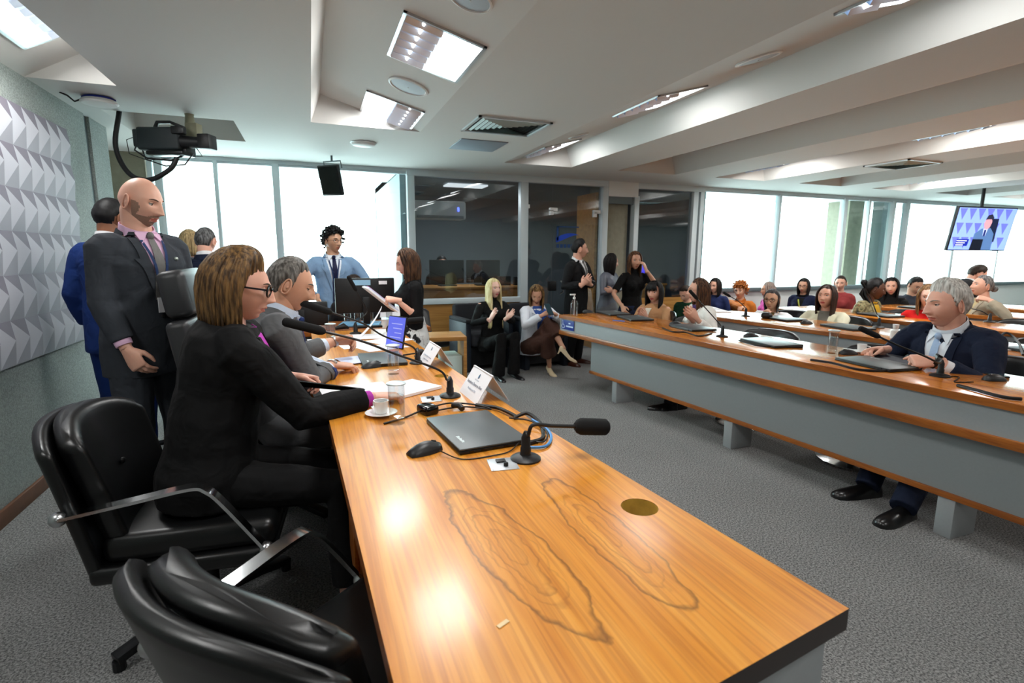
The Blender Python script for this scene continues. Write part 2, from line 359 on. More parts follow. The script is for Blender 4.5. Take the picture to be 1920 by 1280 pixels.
# blue emblem on the door: a square outline with a dome sweep and a foot line
M_logo = mat('emblem_blue', (20, 70, 190), .6); M_logod = mat('emblem_blue_dark', (26, 66, 120), .6)
b = MB(); y0 = YW-.009
b.box(3.27, 3.30, y0-.003, y0, 1.60, 1.80); b.box(3.27, 3.62, y0-.003, y0, 1.785, 1.80)
obj('emblem_outline', b, M_logod, dr, world=True)
b = MB(); up = []; lo = []
for i in range(13):
    t = i/12; up.append((3.26+.36*t, y0-.003, 1.60+.105*math.sin(math.pi*(.12+.6*t)))); lo.append((3.26+.36*t, y0-.003, 1.575+.11*math.sin(math.pi*(.0+.62*t))*(.35+.7*t)))
b.rings([up, lo], cap=False, closed=False); obj('emblem_dome', b, M_logo, dr, world=True)
b = MB()
for i in range(6): b.box(3.27+.058*i, 3.31+.058*i, y0-.003, y0, 1.50, 1.55)
obj('emblem_lettering', b, M_logod, dr, world=True)
# booth shell
b = MB(); b.box(1.1, 1.2, YW+.06, 9.6, 0, 2.5); b.box(1.1, 5.9, 9.5, 9.6, 0, 2.5); b.box(5.8, 5.9, YW+.06, 9.6, 0, 2.5); b.box(1.1, 5.9, YW+.06, 9.6, 2.42, 2.6)
tag(struct('wall_booth', b, M_booth), 'dim grey walls inside the control booth', 'wall')
bl = thing('booth_added_fill', 'added fill light under the control booth ceiling', 'ceiling light', (2.2, 7.75, 2.41))  # invented fill lamp, added to brighten the booth behind the smoked glass
b = MB(); b.box(-.3, .3, -.15, .15, -.02, 0); obj('diffuser', b, mat('booth_fill_glow', (235, 238, 240), .5, emit=1.2), bl)  # glowing plate of the added fill lamp
ld = bpy.data.lights.new('lamp', 'AREA'); ld.shape = 'RECTANGLE'; ld.size = .6; ld.size_y = .3; ld.energy = 30; lo = bpy.data.objects.new('lamp', ld); COL.objects.link(lo); lo.parent = bl; lo.location = (0, 0, -.03)
b = MB(); b.box(3.93, 3.97, YW+.07, 7.5, 0, 2.30); tag(struct('door_2', b, M_woak), 'open oak door leaf inside the control booth', 'door')
for i, (x0, x1) in enumerate(((1.3, 2.95), (4.65, 5.55))):
    b = MB(); b.box(x0, x1, 7.35, 7.42, .0, .92); b.box(x0, x1, 7.30, 7.95, .91, .94)
    tag(obj('booth_counter', b, M_woak, bevel=.004), ['oak counter behind the left booth glass', 'oak counter behind the right booth glass'][i], 'counter')
t = thing('air_conditioner', 'white split air conditioner high in the booth', 'air conditioner', (1.75, 7.0, 1.86))
b = MB(); b.box(-.46, .25, .02, .24, 0, .24); obj('housing', b, M_white, t, bevel=.03, seg=3)
b = MB(); b.box(-.42, .21, -.0, .03, .015, .05); obj('louvre', b, M_grey, t, bevel=.006)
b = MB(); b.box(.13, .15, .012, .02, .11, .16); obj('display', b, mat('blue_led', (90, 110, 255), .5, emit=4), t)
def monitor(name, label, loc, rz, w=.55, h=.33, group=None, scr=None, neck=.12):
    t = thing(name, label, 'monitor', loc, rz, group)
    b = MB(); b.box(-w/2, w/2, -.02, .02, neck, neck+h); obj('casing', b, M_black, t, bevel=.008)
    b = MB(); b.box(-w/2+.012, w/2-.012, .0205, .0225, neck+.02, neck-.012+h); obj('screen', b, scr or M_screen, t)
    b = MB(); b.box(-.03, .03, -.05, -.022, .01, neck+.14); obj('neck', b, M_black, t, bevel=.006)
    b = MB(); b.box(-.12, .12, -.12, .08, 0, .018); obj('foot', b, M_black, t, bevel=.006); return t
monitor('booth_monitor', 'left of two black monitors on the booth counter', (1.86, 7.6, .94), R(3), .52, .34, neck=.04)
monitor('booth_monitor', 'right of two black monitors on the booth counter', (2.42, 7.6, .94), R(-3), .52, .34, neck=.04)
b = MB(); b.box(-.09, .09, -.06, .06, 0, .14); b.box(.16, .30, -.05, .05, 0, .13)
o = tag(obj('desk_telephone', b, M_black, bevel=.01), 'black equipment boxes by the booth post', 'equipment'); o.location = (2.72, 7.5, .94)
t = monitor('booth_monitor', 'small blue lit screen behind the right booth glass', (5.2, 7.7, .94), R(180), .34, .2, scr=mat('blue_screen', (40, 50, 230), .4, emit=1.2))

# ------------------------------------------------------------ relief on the left wall: courses of printed pyramids
rl = thing('relief_panel', 'large wall panel of pale faceted pyramids', 'wall panel', (XL, 3.4, .78))
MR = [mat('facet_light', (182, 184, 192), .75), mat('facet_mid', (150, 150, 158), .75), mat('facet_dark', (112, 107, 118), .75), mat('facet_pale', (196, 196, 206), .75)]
b = MB(); b.box(XL+.002, XL+.03, 2.2, 4.68, .79, 2.24); obj('backing_board', b, mat('panel_edge', (40, 40, 44), .6), rl, world=True)
cw, chh = .155, .242; ncol, nrow = 16, 6
cell = MB(); d = .014
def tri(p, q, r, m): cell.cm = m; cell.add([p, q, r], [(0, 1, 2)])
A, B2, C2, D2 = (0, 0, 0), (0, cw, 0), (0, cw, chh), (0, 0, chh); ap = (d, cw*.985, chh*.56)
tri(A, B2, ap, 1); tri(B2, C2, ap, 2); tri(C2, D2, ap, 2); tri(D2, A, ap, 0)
cme = cell.mesh('pyramid')
for m_ in MR: cme.materials.append(m_)
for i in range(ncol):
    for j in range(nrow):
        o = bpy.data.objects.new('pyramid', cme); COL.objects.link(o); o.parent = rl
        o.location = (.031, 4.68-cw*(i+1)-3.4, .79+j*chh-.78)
# ------------------------------------------------------------ ceiling fittings
def on_slope(k, x):
    x0, x1, ye, kind = cof[k]
    if kind == 'L':
        xa = x0+.08; return CZ+DEP*(x1-x)/(x1-xa)
    xa = x1-.10 if kind == 'R' else x1-.06; return CZ+DEP*(x-x0)/(xa-x0)
def slope_ang(k):
    x0, x1, ye, kind = cof[k]
    return math.atan(DEP/(x1-x0-.08)) if kind == 'L' else -math.atan(DEP/(x1-x0-(.10 if kind == 'R' else .06)))
NL = [0]
def troffer(label, k, x, y, w=.44, l=.60, flip=1, lamp=True):
    z = on_slope(k, x); a = slope_ang(k)
    t = thing('ceiling_light', label, 'ceiling light', (x, y, z), 0, 'recessed troffer lights'); t.rotation_euler = (0, a, 0)
    b = MB(); fw_ = .018
    for (x0, x1, y0, y1) in ((-w/2, w/2, -l/2, -l/2+fw_), (-w/2, w/2, l/2-fw_, l/2), (-w/2, -w/2+fw_, -l/2, l/2), (w/2-fw_, w/2, -l/2, l/2)): b.box(x0, x1, y0, y1, -.012, .004)
    obj('frame', b, M_chromeb, t)
    b = MB(); b.box(-w/2+.01, w/2-.01, -l/2+.01, l/2-.01, -.003, .0); obj('back_reflector', b, M_refl, t)
    s = flip
    b = MB(); xa, xb = sorted((0*s, (w/2-.02)*s)); b.box(xa, xb, -l/2+.02, l/2-.02, -.008, -.004); obj('diffuser', b, M_emit, t)
    n = 6
    for i in range(n):
        y0 = -l/2+.05+i*(l-.1)/(n-1); b = MB(); xa, xb = sorted((-.008*s, (-w/2+.02)*s))
        b.add([(xa, y0-.02, -.004), (xb, y0-.02, -.004), (xb, y0, -.03), (xa, y0, -.03), (xa, y0+.02, -.004), (xb, y0+.02, -.004)], [(0, 1, 2, 3), (3, 2, 5, 4)]); obj('louvre_blade', b, M_refl, t)
    b = MB(); xa = (-w/4)*s; b.tube([(xa, -l/2+.03, -.010), (xa, l/2-.03, -.010)], .008); obj('tube_lamp', b, M_emit, t)
    if lamp:
        ld = bpy.data.lights.new('lamp', 'AREA'); ld.shape = 'RECTANGLE'; ld.size = w*.8; ld.size_y = l*.85; ld.energy = LAMP_W*{0: .8, 1: .95, 2: .42, 4: 1.9, 6: 1.6, 8: 1.5}[k]; ld.color = (1, .985, .96)
        lo = bpy.data.objects.new('lamp', ld); COL.objects.link(lo); lo.parent = t; lo.location = (0, 0, -.05)
    return t
troffer('half white half louvred ceiling light nearest over the head table', 1, .70, 3.08, flip=1)
troffer('ceiling light at the far end of the coffer above the head table', 1, .66, 4.48, flip=-1)
troffer('ceiling light at the left wall, cut by the picture corner', 0, -1.30, 3.6, .30, .6, flip=-1)
troffer('thin sliver of ceiling light above the aisle, nearer one', 2, 2.52, 3.55)
troffer('thin sliver of ceiling light above the aisle, far one by the booth', 2, 2.52, 5.45)
for k in (1, 2, 4, 6, 8):
    for y in ((1.5, -.6) if k == 1 else (1.6, -.5) if k == 2 else (5.3, 3.2, .8, -1.4)):
        ORD = ('first', 'second', 'third', 'fourth')
        if k > 2 or y < 2: troffer('recessed light, %s from the near wall, in the %s lit coffer' % (ORD[{1.5: 1, -.6: 0, 1.6: 1, -.5: 0, 5.3: 3, 3.2: 2, .8: 1, -1.4: 0}[y]], {1: 'head table', 2: 'aisle', 4: 'middle audience', 6: 'rear audience', 8: 'far right'}[k]), k, (cof[k][0]+cof[k][1])/2+(.15 if k == 1 else -.1), y)
troffer('recessed light nearest the near wall in the left wall coffer', 0, -1.30, 1.2, .30, .6)
for o in COL.objects:
    if o.name.startswith('ceiling_light') and o['label'].startswith('recessed'): o['group'] = 'recessed coffer lights'

def ceil_speaker(label, x, y, z, a=0, r=.11):
    t = thing('ceiling_speaker', label, 'speaker', (x, y, z)); t.rotation_euler = (0, a, 0)
    b = MB(); b.lathe([(r, 0), (r, -.008), (r*.9, -.012), (r*.86, -.006), (r*.86, 0)], 32); obj('rim', b, M_white, t, smooth=True)
    b = MB(); b.lathe([(r*.86, -.006), (r*.5, -.009), (.001, -.010)], 32); obj('grille', b, mat('speaker_grille', (176, 188, 198), .6, noise=(500, .2)), t, smooth=True)
    b = MB(); b.lathe([(.004, -.009), (.004, -.013), (.001, -.014)], 8); obj('centre_screw', b, M_chromeb, t)
ceil_speaker('round pale speaker grille between the two head table lights', .68, 3.78, on_slope(1, .68), slope_ang(1), .135)
ceil_speaker('round speaker grille in the second coffer, upper right', 2.56, 2.62, on_slope(2, 2.56), slope_ang(2), .13)
ceil_speaker('small flat round speaker near the diffuser', 2.50, 4.78, on_slope(2, 2.5), slope_ang(2), .10)
ceil_speaker('round speaker at the top edge of the view', .72, 2.42, on_slope(1, .72), slope_ang(1), .10)

def diffuser(label, cx, cy, w, l):
    t = thing('air_diffuser', label, 'air vent', (cx, cy, CZ))
    b = MB(); f = .022
    for (x0, x1, y0, y1) in ((-w/2, w/2, -l/2, -l/2+f), (-w/2, w/2, l/2-f, l/2), (-w/2, -w/2+f, -l/2, l/2), (w/2-f, w/2, -l/2, l/2)): b.box(x0, x1, y0, y1, -.014, 0)
    obj('frame', b, M_alu, t)
    b = MB(); b.box(-w/2+.02, w/2-.02, -l/2+.02, l/2-.02, -.002, .0); obj('backing', b, M_black, t)
    M_sl = mat('vent_slat', (176, 196, 194), .5)
    n = 7
    for side in range(4):
        for i in range(n):
            u = 1-(i+.5)/n; hw, hl = (w/2-.03)*u, (l/2-.03)*u; s = .019
            b = MB()
            if side == 0: b.add([(-hw, hl, -.004), (hw, hl, -.004), (hw-s, hl-s, -.016), (-hw+s, hl-s, -.016)], [(0, 1, 2, 3)])
            if side == 1: b.add([(-hw, -hl, -.004), (hw, -hl, -.004), (hw-s, -hl+s, -.016), (-hw+s, -hl+s, -.016)], [(0, 1, 2, 3)])
            if side == 2: b.add([(hw, -hl, -.004), (hw, hl, -.004), (hw-s, hl-s, -.016), (hw-s, -hl+s, -.016)], [(0, 1, 2, 3)])
            if side == 3: b.add([(-hw, -hl, -.004), (-hw, hl, -.004), (-hw+s, hl-s, -.016), (-hw+s, -hl+s, -.016)], [(0, 1, 2, 3)])
            obj('slat', b, M_sl, t)
diffuser('square slatted air diffuser left of the aisle lights', 1.57, 4.30, .62, .52)
diffuser('square slatted air diffuser over the audience', 6.42, 4.28, .56, .52)
b = MB(); b.box(-.23, .23, -.24, .24, -.008, 0); o = tag(obj('ceiling_plate', b, mat('blue_grey_panel', (150, 164, 176), .6), bevel=.002), 'flat blue grey access panel beside the diffuser', 'ceiling panel'); o.location = (1.58, 5.12, CZ)
t = thing('smoke_detector', 'round white disc light on the ceiling near the windows', 'detector', (.53, 5.42, CZ))
b = MB(); b.lathe([(.115, 0), (.115, -.016), (.10, -.028), (.001, -.03)], 32); obj('cover', b, M_white, t, smooth=True)
b = MB(); b.lathe([(.118, 0), (.122, -.006), (.118, -.012)], 32); obj('rim', b, M_alu, t, smooth=True)
t = thing('access_point', 'round white network access point with blue cable loop', 'access point', (-1.30, 4.58, CZ))
b = MB(); b.lathe([(.06, -.002), (.10, -.02), (.11, -.036), (.10, -.046), (.001, -.05)], 32); obj('housing', b, M_white, t, smooth=True)
b = MB(); b.tube([(.09*math.cos(a), .09*math.sin(a), -.012) for a in [i*.4 for i in range(16)]], .008); obj('cable', b, mat('cable_royal_blue', (20, 40, 130), .5), t, smooth=True)
b = MB(); b.tube([(-.1, 0, -.02), (-.14, .0, -.04), (-.17, -.02, -.01), (-.2, -.05, 0)], .006); obj('cable_tail', b, M_cable, t, smooth=True)

# hanging broadcast camera
M_camb = mat('camera_body', (24, 34, 36), .55, bump=(90, .1, .002))
P0 = at(318, 262, d=3.95)
t = thing('broadcast_camera', 'black broadcast camera hanging from the ceiling pocket', 'video camera', (P0.x, P0.y, P0.z)); ax = RZ(R(-22))
def cm(name, m, fn, **k):
    b = MB(); fn(b); b.v = [tuple(ax @ V(p)) for p in b.v]; return obj(name, b, m, t, **k)
cm('body', M_camb, lambda b: b.box(-.22, .10, -.055, .055, -.08, .085), bevel=.018, seg=3)
cm('battery', M_camb, lambda b: b.box(-.25, -.20, -.05, .05, -.06, .07), bevel=.012)
cm('handle', M_black, lambda b: b.bar([(-.10, 0, .085), (-.08, 0, .125), (.02, 0, .125), (.12, 0, .085)], .03, .022), bevel=.005)
cm('viewfinder', M_black, lambda b: b.box(.06, .15, -.075, -.02, .03, .085), bevel=.008)
cm('lens', M_black, lambda b: b.tube([(.10, 0, -.015), (.20, 0, -.02), (.25, 0, -.022)], [.05, .042, .04], 16), smooth=True)
cm('lens_hood', M_black, lambda b: b.box(.24, .33, -.055, .055, -.07, .035), bevel=.008)
cm('head_plate', M_blackm, lambda b: b.box(-.16, .12, -.05, .05, -.115, -.085), bevel=.008)
cm('mount_column', mat('mount_beige', (150, 148, 124), .6), lambda b: (b.box(.08, .17, .07, .15, -.02, .14), b.lathe([(.035, .14), (.03, .20), (.045, .23)], 16, M=T(.10, .11, 0))), bevel=.004)
cm('mount_arm', M_blackm, lambda b: b.box(.02, .12, .0, .12, -.11, -.02), bevel=.006)
for i, (pts, r_) in enumerate([([(-.24, 0, 0), (-.29, .02, -.07), (-.20, .02, -.13), (0, 0, -.15), (.1, 0, -.11)], .007), ([(-.22, 0, -.05), (-.2, 0, -.14), (-.05, 0, -.19), (.10, 0, -.18), (.17, 0, -.10)], .005), ([(-.24, 0, .03), (-.33, 0, .0), (-.32, 0, -.1), (-.18, 0, -.15), (0, 0, -.13)], .003), ([(.2, 0, -.06), (.24, 0, -.12), (.17, 0, -.12)], .003)]):
    cm('cable', M_cable, lambda b: b.tube(smooth_path(pts) if False else pts, r_), smooth=True)
# thick cable loop from the ceiling to the camera
def bez(pts, n=24):
    """Catmull-Rom through points"""
    pts = [V(p) for p in pts]; P = [2*pts[0]-pts[1]]+pts+[2*pts[-1]-pts[-2]]; out = []
    for i in range(1, len(P)-2):
        for k in range(n):
            t_ = k/n; a, b_, c, d_ = P[i-1:i+3]
            out.append(.5*((2*b_)+(c-a)*t_+(2*a-5*b_+4*c-d_)*t_**2+(3*b_-a-3*c+d_)*t_**3))
    return out+[pts[-1]]
b = MB(); b.tube(bez([at(224, 205, d=3.95), at(217, 275, d=3.95), at(242, 325, d=3.95), at(280, 337, d=3.95), at(318, 318, d=3.95), at(332, 296, d=3.95)], 8), .018, 10)
tag(obj('cable_loop', b, M_cable, smooth=True), 'thick black cable loop hanging below the broadcast camera', 'cable')
# hanging flat speaker / monitor by the windows
t = thing('hanging_screen', 'small black screen hanging tilted before the left window', 'screen', (.27, 6.25, 2.05), R(-40))
b = MB(); b.box(-.13, .13, -.02, .03, -.02, .30, M=RX(R(14))); obj('screen_body', b, M_black, t, bevel=.01)
b = MB(); b.box(-.12, .12, -.023, -.020, 0, .285, M=RX(R(14))); obj('screen_face', b, M_screen, t)
b = MB(); b.tube([(-.11, .02, .27), (-.11, .0, .34), (.11, .0, .34), (.11, .02, .27)], .008); b.tube([(0, 0, .34), (0, 0, .41)], .012); obj('bracket', b, M_alud, t)
# ------------------------------------------------------------ head table
HT = .78
def interp(pts, y):
    pts = sorted(pts)
    for (ya, xa), (yb, xb) in zip(pts, pts[1:]):
        if y <= yb: return xa+(xb-xa)*(y-ya)/(yb-ya)
    return pts[-1][1]
HR = [(.56, .865), (1.75, .755), (2.06, .735), (2.77, .695), (3.72, .665), (4.45, .65)]
HL = [(.20, .10), (.69, .08), (2.08, .03), (4.45, -.03)]
def xr(y): return interp(HR, y)
def xl(y): return interp(HL, y)
ht = thing('head_table', 'long polished orange wood head table in the foreground', 'table', (.4, 2.2, 0))
HN = .46   # near left end of the table top
outer = [(xl(HN), HN), (.865, .575)]+[(xr(y), y) for y in (1.2, 1.75, 2.3, 2.77, 3.4, 3.9, 4.45)]+[(xl(y), y) for y in (4.45, 3.6, 2.8, 2.08, 1.3, .8)]
hole = [(.735+.046*math.cos(i*math.pi/12), 1.03+.046*math.sin(i*math.pi/12)) for i in range(24)]
hole2 = [(.60+.036*math.cos(i*math.pi/12), 2.60+.036*math.sin(i*math.pi/12)) for i in range(24)]
bm = bmesh.new()
def loop(p): 
    vs = [bm.verts.new((x, y, HT)) for x, y in p]; return [bm.edges.new((vs[i], vs[(i+1) % len(vs)])) for i in range(len(vs))]
es = loop(outer)+loop(hole)+loop(hole2)
bmesh.ops.triangle_fill(bm, edges=es, use_beauty=True, use_dissolve=False)
r_ = bmesh.ops.extrude_face_region(bm, geom=bm.faces[:]); bmesh.ops.translate(bm, vec=(0, 0, -.042), verts=[e for e in r_['geom'] if isinstance(e, bmesh.types.BMVert)])
bmesh.ops.recalc_face_normals(bm, faces=bm.faces)
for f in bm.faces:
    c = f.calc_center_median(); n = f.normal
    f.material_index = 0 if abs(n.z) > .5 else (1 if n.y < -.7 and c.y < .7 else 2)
me = bpy.data.meshes.new('table_top'); bm.to_mesh(me); bm.free()
top = bpy.data.objects.new('table_top', me); COL.objects.link(top)
for m_ in (M_wtop, M_wdark, M_wedge): me.materials.append(m_)
top.parent = ht; top.matrix_parent_inverse = root_inv(ht)
M_tring = mat('hole_lining', (196, 156, 64), .5, noise=(40, .4))
for nm, hp, r0 in (('cable_hole', (.735, 1.03), .046), ('cable_hole', (.60, 2.60), .036)):
    b = MB(); b.lathe([(r0*.995, HT-.001), (r0*.96, HT-.03), (r0*.96, HT-.046)], 24, M=T(hp[0], hp[1], 0), cap=False); hl_ = obj(nm, b, M_tring, ht, world=True, smooth=True)
    b = MB(); b.lathe([(r0*.96, HT-.046), (.001, HT-.046)], 24, M=T(hp[0], hp[1], 0), cap=False); obj('hole_shade', b, M_black, hl_, world=True)  # black disc paints in the shade deep inside the hole
b = MB(); b.box(.12, .85, .60, .63, .06, HT-.045, M=None); obj('end_panel', b, M_grey, ht, world=True, bevel=.002)
b = MB(); b.box(.12, .86, .592, .632, HT-.055, HT-.043); obj('shadow_batten', b, mat('pale_batten', (190, 186, 150), .6), ht, world=True)
for ya, yb in ((.63, 1.55), (1.56, 2.5), (2.51, 3.45), (3.46, 4.4)):
    b = MB(); x0, x1 = xr(ya)-.05, xr(yb)-.05
    b.rings([[(x0-.02, ya, .06), (x0, ya, .06), (x0, ya, HT-.045), (x0-.02, ya, HT-.045)], [(x1-.02, yb, .06), (x1, yb, .06), (x1, yb, HT-.045), (x1-.02, yb, HT-.045)]]); obj('front_panel', b, M_grey, ht, world=True)
for y0 in (1.50, 2.42, 3.55):
    b = MB(); xx = xl(y0)+.04; b.box(xx, xx+.40, y0, y0+.03, .36, HT-.045); b.box(xx, xx+.40, y0+.30, y0+.33, .36, HT-.045); b.box(xx, xx+.40, y0, y0+.33, .33, .36); obj('drawer_pedestal', b, M_wedge, ht, world=True, bevel=.003)
    b = MB(); b.box(xx-.015, xx, y0+.03, y0+.30, .38, HT-.07); obj('drawer_front', b, M_wedge, ht, world=True, bevel=.003)
for y0 in (.8, 2.2, 3.6):
    b = MB(); b.box(xr(y0)-.30, xr(y0)-.22, y0, y0+.12, 0, HT-.045); obj('leg', b, M_grey, ht, world=True, bevel=.004)
b = MB(); b.box(-.012, .012, -.004, .004, 0, .0012); o = tag(obj('tape_scrap', b, mat('clear_tape', (224, 198, 150), .3)), 'small scrap of clear tape stuck on the head table', 'tape'); q = at(943, 1170, z=HT); o.location = (q.x, q.y, HT+.0006); o.rotation_euler = (0, 0, R(25))

# ------------------------------------------------------------ audience desks
DT = .766
def rowx(y): t = y-1.26; return 2.86-.075*t-.007*t*t if t > 0 else 2.86-.075*t
def row_desk(k, off, y0, y1, label, depth=.72, seams=(), lseams=(), legs=()):
    t = thing('audience_desk', label, 'desk', (rowx(2)+off+.3, 2, 0))
    N = 22; ys = [y0+(y1-y0)*i/N for i in range(N+1)]
    def strip(name, m, xa, xb, z0, z1, ya, yb, bev=.003):
        n = max(2, int((yb-ya)/.25)); b = MB(); rs = []
        for i in range(n+1):
            y = ya+(yb-ya)*i/n; x = rowx(y)+off; rs.append([(x+xa, y, z0), (x+xb, y, z0), (x+xb, y, z1), (x+xa, y, z1)])
        b.rings(rs); return obj(name, b, m, t, world=True, bevel=bev)
    strip('desk_top', M_wtop2, 0, depth, DT-.036, DT, y0, y1)
    strip('edge_band', M_wedge, -.006, 0, DT-.036, DT-.001, y0, y1, 0)
    ss = [y0]+[s for s in seams if y0 < s < y1]+[y1]
    for a, c in zip(ss, ss[1:]): strip('fascia_panel', M_grey, .012, .03, .60, DT-.036, a+.003, c-.003, 0)
    for y in ss[1:-1]: strip('seam', M_black, .016, .028, .602, DT-.037, y-.0032, y+.0032, 0)
    strip('middle_rail', M_wedge, -.002, .14, .555, .60, y0, y1)
    ls = [y0]+[s for s in lseams if y0 < s < y1-.45]+[y1-.45]
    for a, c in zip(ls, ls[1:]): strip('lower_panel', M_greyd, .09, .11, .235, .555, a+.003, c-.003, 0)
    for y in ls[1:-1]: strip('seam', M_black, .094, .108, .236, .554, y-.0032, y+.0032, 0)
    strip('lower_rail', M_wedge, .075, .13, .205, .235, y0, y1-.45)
    for y in legs:
        x = rowx(y)+off; b = MB(); b.box(x+.085, x+.28, y-.07, y+.01, 0, .21); obj('leg', b, M_grey, t, world=True, bevel=.004)
    return t
M_wtop2 = wood('desk_veneer', (176, 96, 26), (200, 122, 40), (216, 142, 56), 1, .2, .5, 1)
row_desk(1, 0, -1.2, 5.07, 'front audience desk facing the head table', seams=(1.40, 3.33, -.4), lseams=(1.55, 2.93, .2), legs=(1.56, 2.92, 4.25, .2))
row_desk(2, 1.395, -1.2, 4.78, 'second row audience desk with white papers on it', seams=(1.4, 3.3, -.4), lseams=(1.5, 2.9), legs=(1.56, 2.92, 4.1, .2))
row_desk(3, 2.82, -1.2, 4.95, 'third row audience desk behind the cream coat', seams=(1.4, 3.3), lseams=(1.5, 2.9), legs=(1.56, 2.92, 4.25))
row_desk(4, 4.18, -1.2, 4.75, 'fourth row audience desk before the black turtleneck', seams=(1.4, 3.3), lseams=(1.5, 2.9), legs=(1.56, 2.92, 4.25))
row_desk(5, 5.45, -1.2, 4.6, 'rearmost audience desk at the right edge', seams=(1.4, 3.3), lseams=(1.5, 2.9), legs=(1.56, 2.92))
# blue access sign on the far end of the front desk
sg = thing('access_sign', 'small blue wheelchair sign on the front desk end', 'sign', (rowx(4.9)+.008, 4.92, .63))
b = MB(); b.box(-.004, 0, -.12, .12, -.012, .088, M=RZ(R(6))); obj('plate', b, mat('sign_blue', (20, 50, 140), .5), sg, bevel=.001)
Mw = mat('sign_white', (205, 222, 245), .5)
b = MB(); S_ = RZ(R(6))
b.tube([S_ @ V((-.006, .085+.022*math.cos(a), .022+.022*math.sin(a))) for a in [i*.45-2.6 for i in range(11)]], .004, 6); b.tube([S_ @ V(p) for p in ((-.006, .090, .072), (-.006, .085, .04), (-.006, .065, .036), (-.006, .055, .005))], .005, 6); b.ell(S_ @ V((-.006, .092, .080)), (.004, .008, .007), 8, 6)
obj('wheelchair_symbol', b, Mw, sg)
b = MB(); b.box(-.006, -.004, -.055, -.02, .052, .066, M=S_); b.box(-.006, -.004, -.105, .03, .018, .034, M=S_); obj('lettering', b, Mw, sg)

# ------------------------------------------------------------ chairs
def low_chair(label, loc, rz, group=None):
    """black leather swivel chair, local +Y is forward: shell, cushions, chrome strap arms"""
    t = thing('leather_chair', label, 'chair', loc, rz, group)
    n = 15
    def shell(w0, w1, off, zz0, zz1, th, curv, m, name, bev=.012, topround=.06):
        b = MB(); rows = 9; grid = []
        for i in range(rows+1):
            u = i/rows; z = zz0+(zz1-zz0)*u; w = w0+(w1-w0)*u; row = []
            for j in range(n+1):
                s_ = -1+2*j/n; e = abs(s_)**3
                x = s_*w/2; y = -.24+off-.16*u*.9+curv*(s_*s_)*(.35+.65*u)-.0; z2 = z-topround*e*u*u
                row.append((x, y, z2))
            grid.append(row)
        rs = []
        for row in grid: rs.append([(x, y, z) for x, y, z in row]+[(x, y-th, z) for x, y, z in reversed(row)])
        b.rings(rs); return obj(name, b, m, t, bevel=bev, seg=3, angle=60)
    shell(.54, .60, -.02, .36, .86, .045, .10, M_leather, 'back_shell', .018)
    shell(.47, .50, .055, .46, .875, .075, .085, M_leather, 'back_cushion', .03, .07)
    b = MB(); b.ell((0, -.245, .66), (.012, .008, .012), 8, 6); obj('button', b, M_leather, t, smooth=True)
    b = MB(); b.box(-.28, .28, -.27, .28, .335, .395); obj('seat_shell', b, M_leather, t, bevel=.02, seg=3)
    b = MB(); b.box(-.255, .255, -.24, .29, .385, .485); obj('seat_cushion', b, M_leather, t, bevel=.04, seg=4)
    for s in (-1, 1):
        b = MB(); p = bez([(s*.305, -.30, .60), (s*.315, -.10, .635), (s*.315, .06, .66), (s*.315, .105, .645), (s*.313, .15, .59), (s*.308, .26, .42)], 6)
        b.bar(p, .045, .010); ar = obj('armrest', b, M_chrome, t, smooth=True, angle=50)
        for q in ((s*.305, -.31, .595), (s*.308, .265, .412)):
            b = MB(); b.ell(q, (.024, .024, .024), 12, 8); obj('ball_end', b, M_chromeb, ar, smooth=True)
    b = MB(); b.lathe([(.03, .07), (.03, .34)], 16); obj('column', b, M_blackm, t, smooth=True)
    for i in range(4):
        a = R(45+90*i); b = MB(); b.bar([(0, 0, .085), (.20*math.cos(a), .20*math.sin(a), .07), (.34*math.cos(a), .34*math.sin(a), .045)], .05, .03); ft = obj('foot_arm', b, M_blackm, t, bevel=.004)
        b = MB(); b.lathe([(.02, 0), (.02, .035)], 10, M=T(.33*math.cos(a), .33*math.sin(a), 0)); obj('glide', b, M_black, ft)
    return t
low_chair('black leather chair the woman in front sits on', (-.43, 2.16, 0), R(-95))
low_chair('empty black leather chair in the near foreground', (.08, 1.13, 0), R(-51))

def high_chair(label, loc, rz, m=None, group='high backed head table chairs'):
    m = m or M_leatherg; t = thing('high_back_chair', label, 'chair', loc, rz, group)
    b = MB(); b.box(-.26, .26, -.32, -.22, .42, 1.10, M=T(0, -.26, .42) @ RX(R(9)) @ T(0, .26, -.42)); obj('backrest', b, m, t, bevel=.03, seg=3)
    b = MB(); b.box(-.21, .21, -.225, -.19, .47, 1.06, M=T(0, -.26, .42) @ RX(R(9)) @ T(0, .26, -.42)); obj('back_cushion', b, m, t, bevel=.025, seg=3)
    b = MB(); b.box(-.235, .235, -.31, -.19, 1.11, 1.33, M=T(0, -.26, .42) @ RX(R(9)) @ T(0, .26, -.42)); obj('headrest', b, m, t, bevel=.035, seg=3)
    b = MB(); b.box(-.26, .26, -.25, .27, .36, .47); obj('seat', b, m, t, bevel=.035, seg=3)
    for s in (-1, 1):
        b = MB(); b.bar(bez([(s*.30, -.27, .60), (s*.30, 0, .645), (s*.30, .12, .63), (s*.29, .2, .42)], 6), .05, .014); obj('armrest', b, M_chrome, t, smooth=True)
    b = MB(); b.lathe([(.03, .06), (.03, .36)], 14); obj('column', b, M_blackm, t, smooth=True)
    for i in range(4):
        a = R(45+90*i); b = MB(); b.bar([(0, 0, .08), (.33*math.cos(a), .33*math.sin(a), .04)], .05, .03); obj('foot_arm', b, M_blackm, t, bevel=.004)
    return t
high_chair('charcoal high backed chair of the man in grey', (-.21, 3.0, 0), R(-92))
high_chair('empty black high backed chair beyond the man in grey', (-.55, 4.05, 0), R(-75), M_leather)

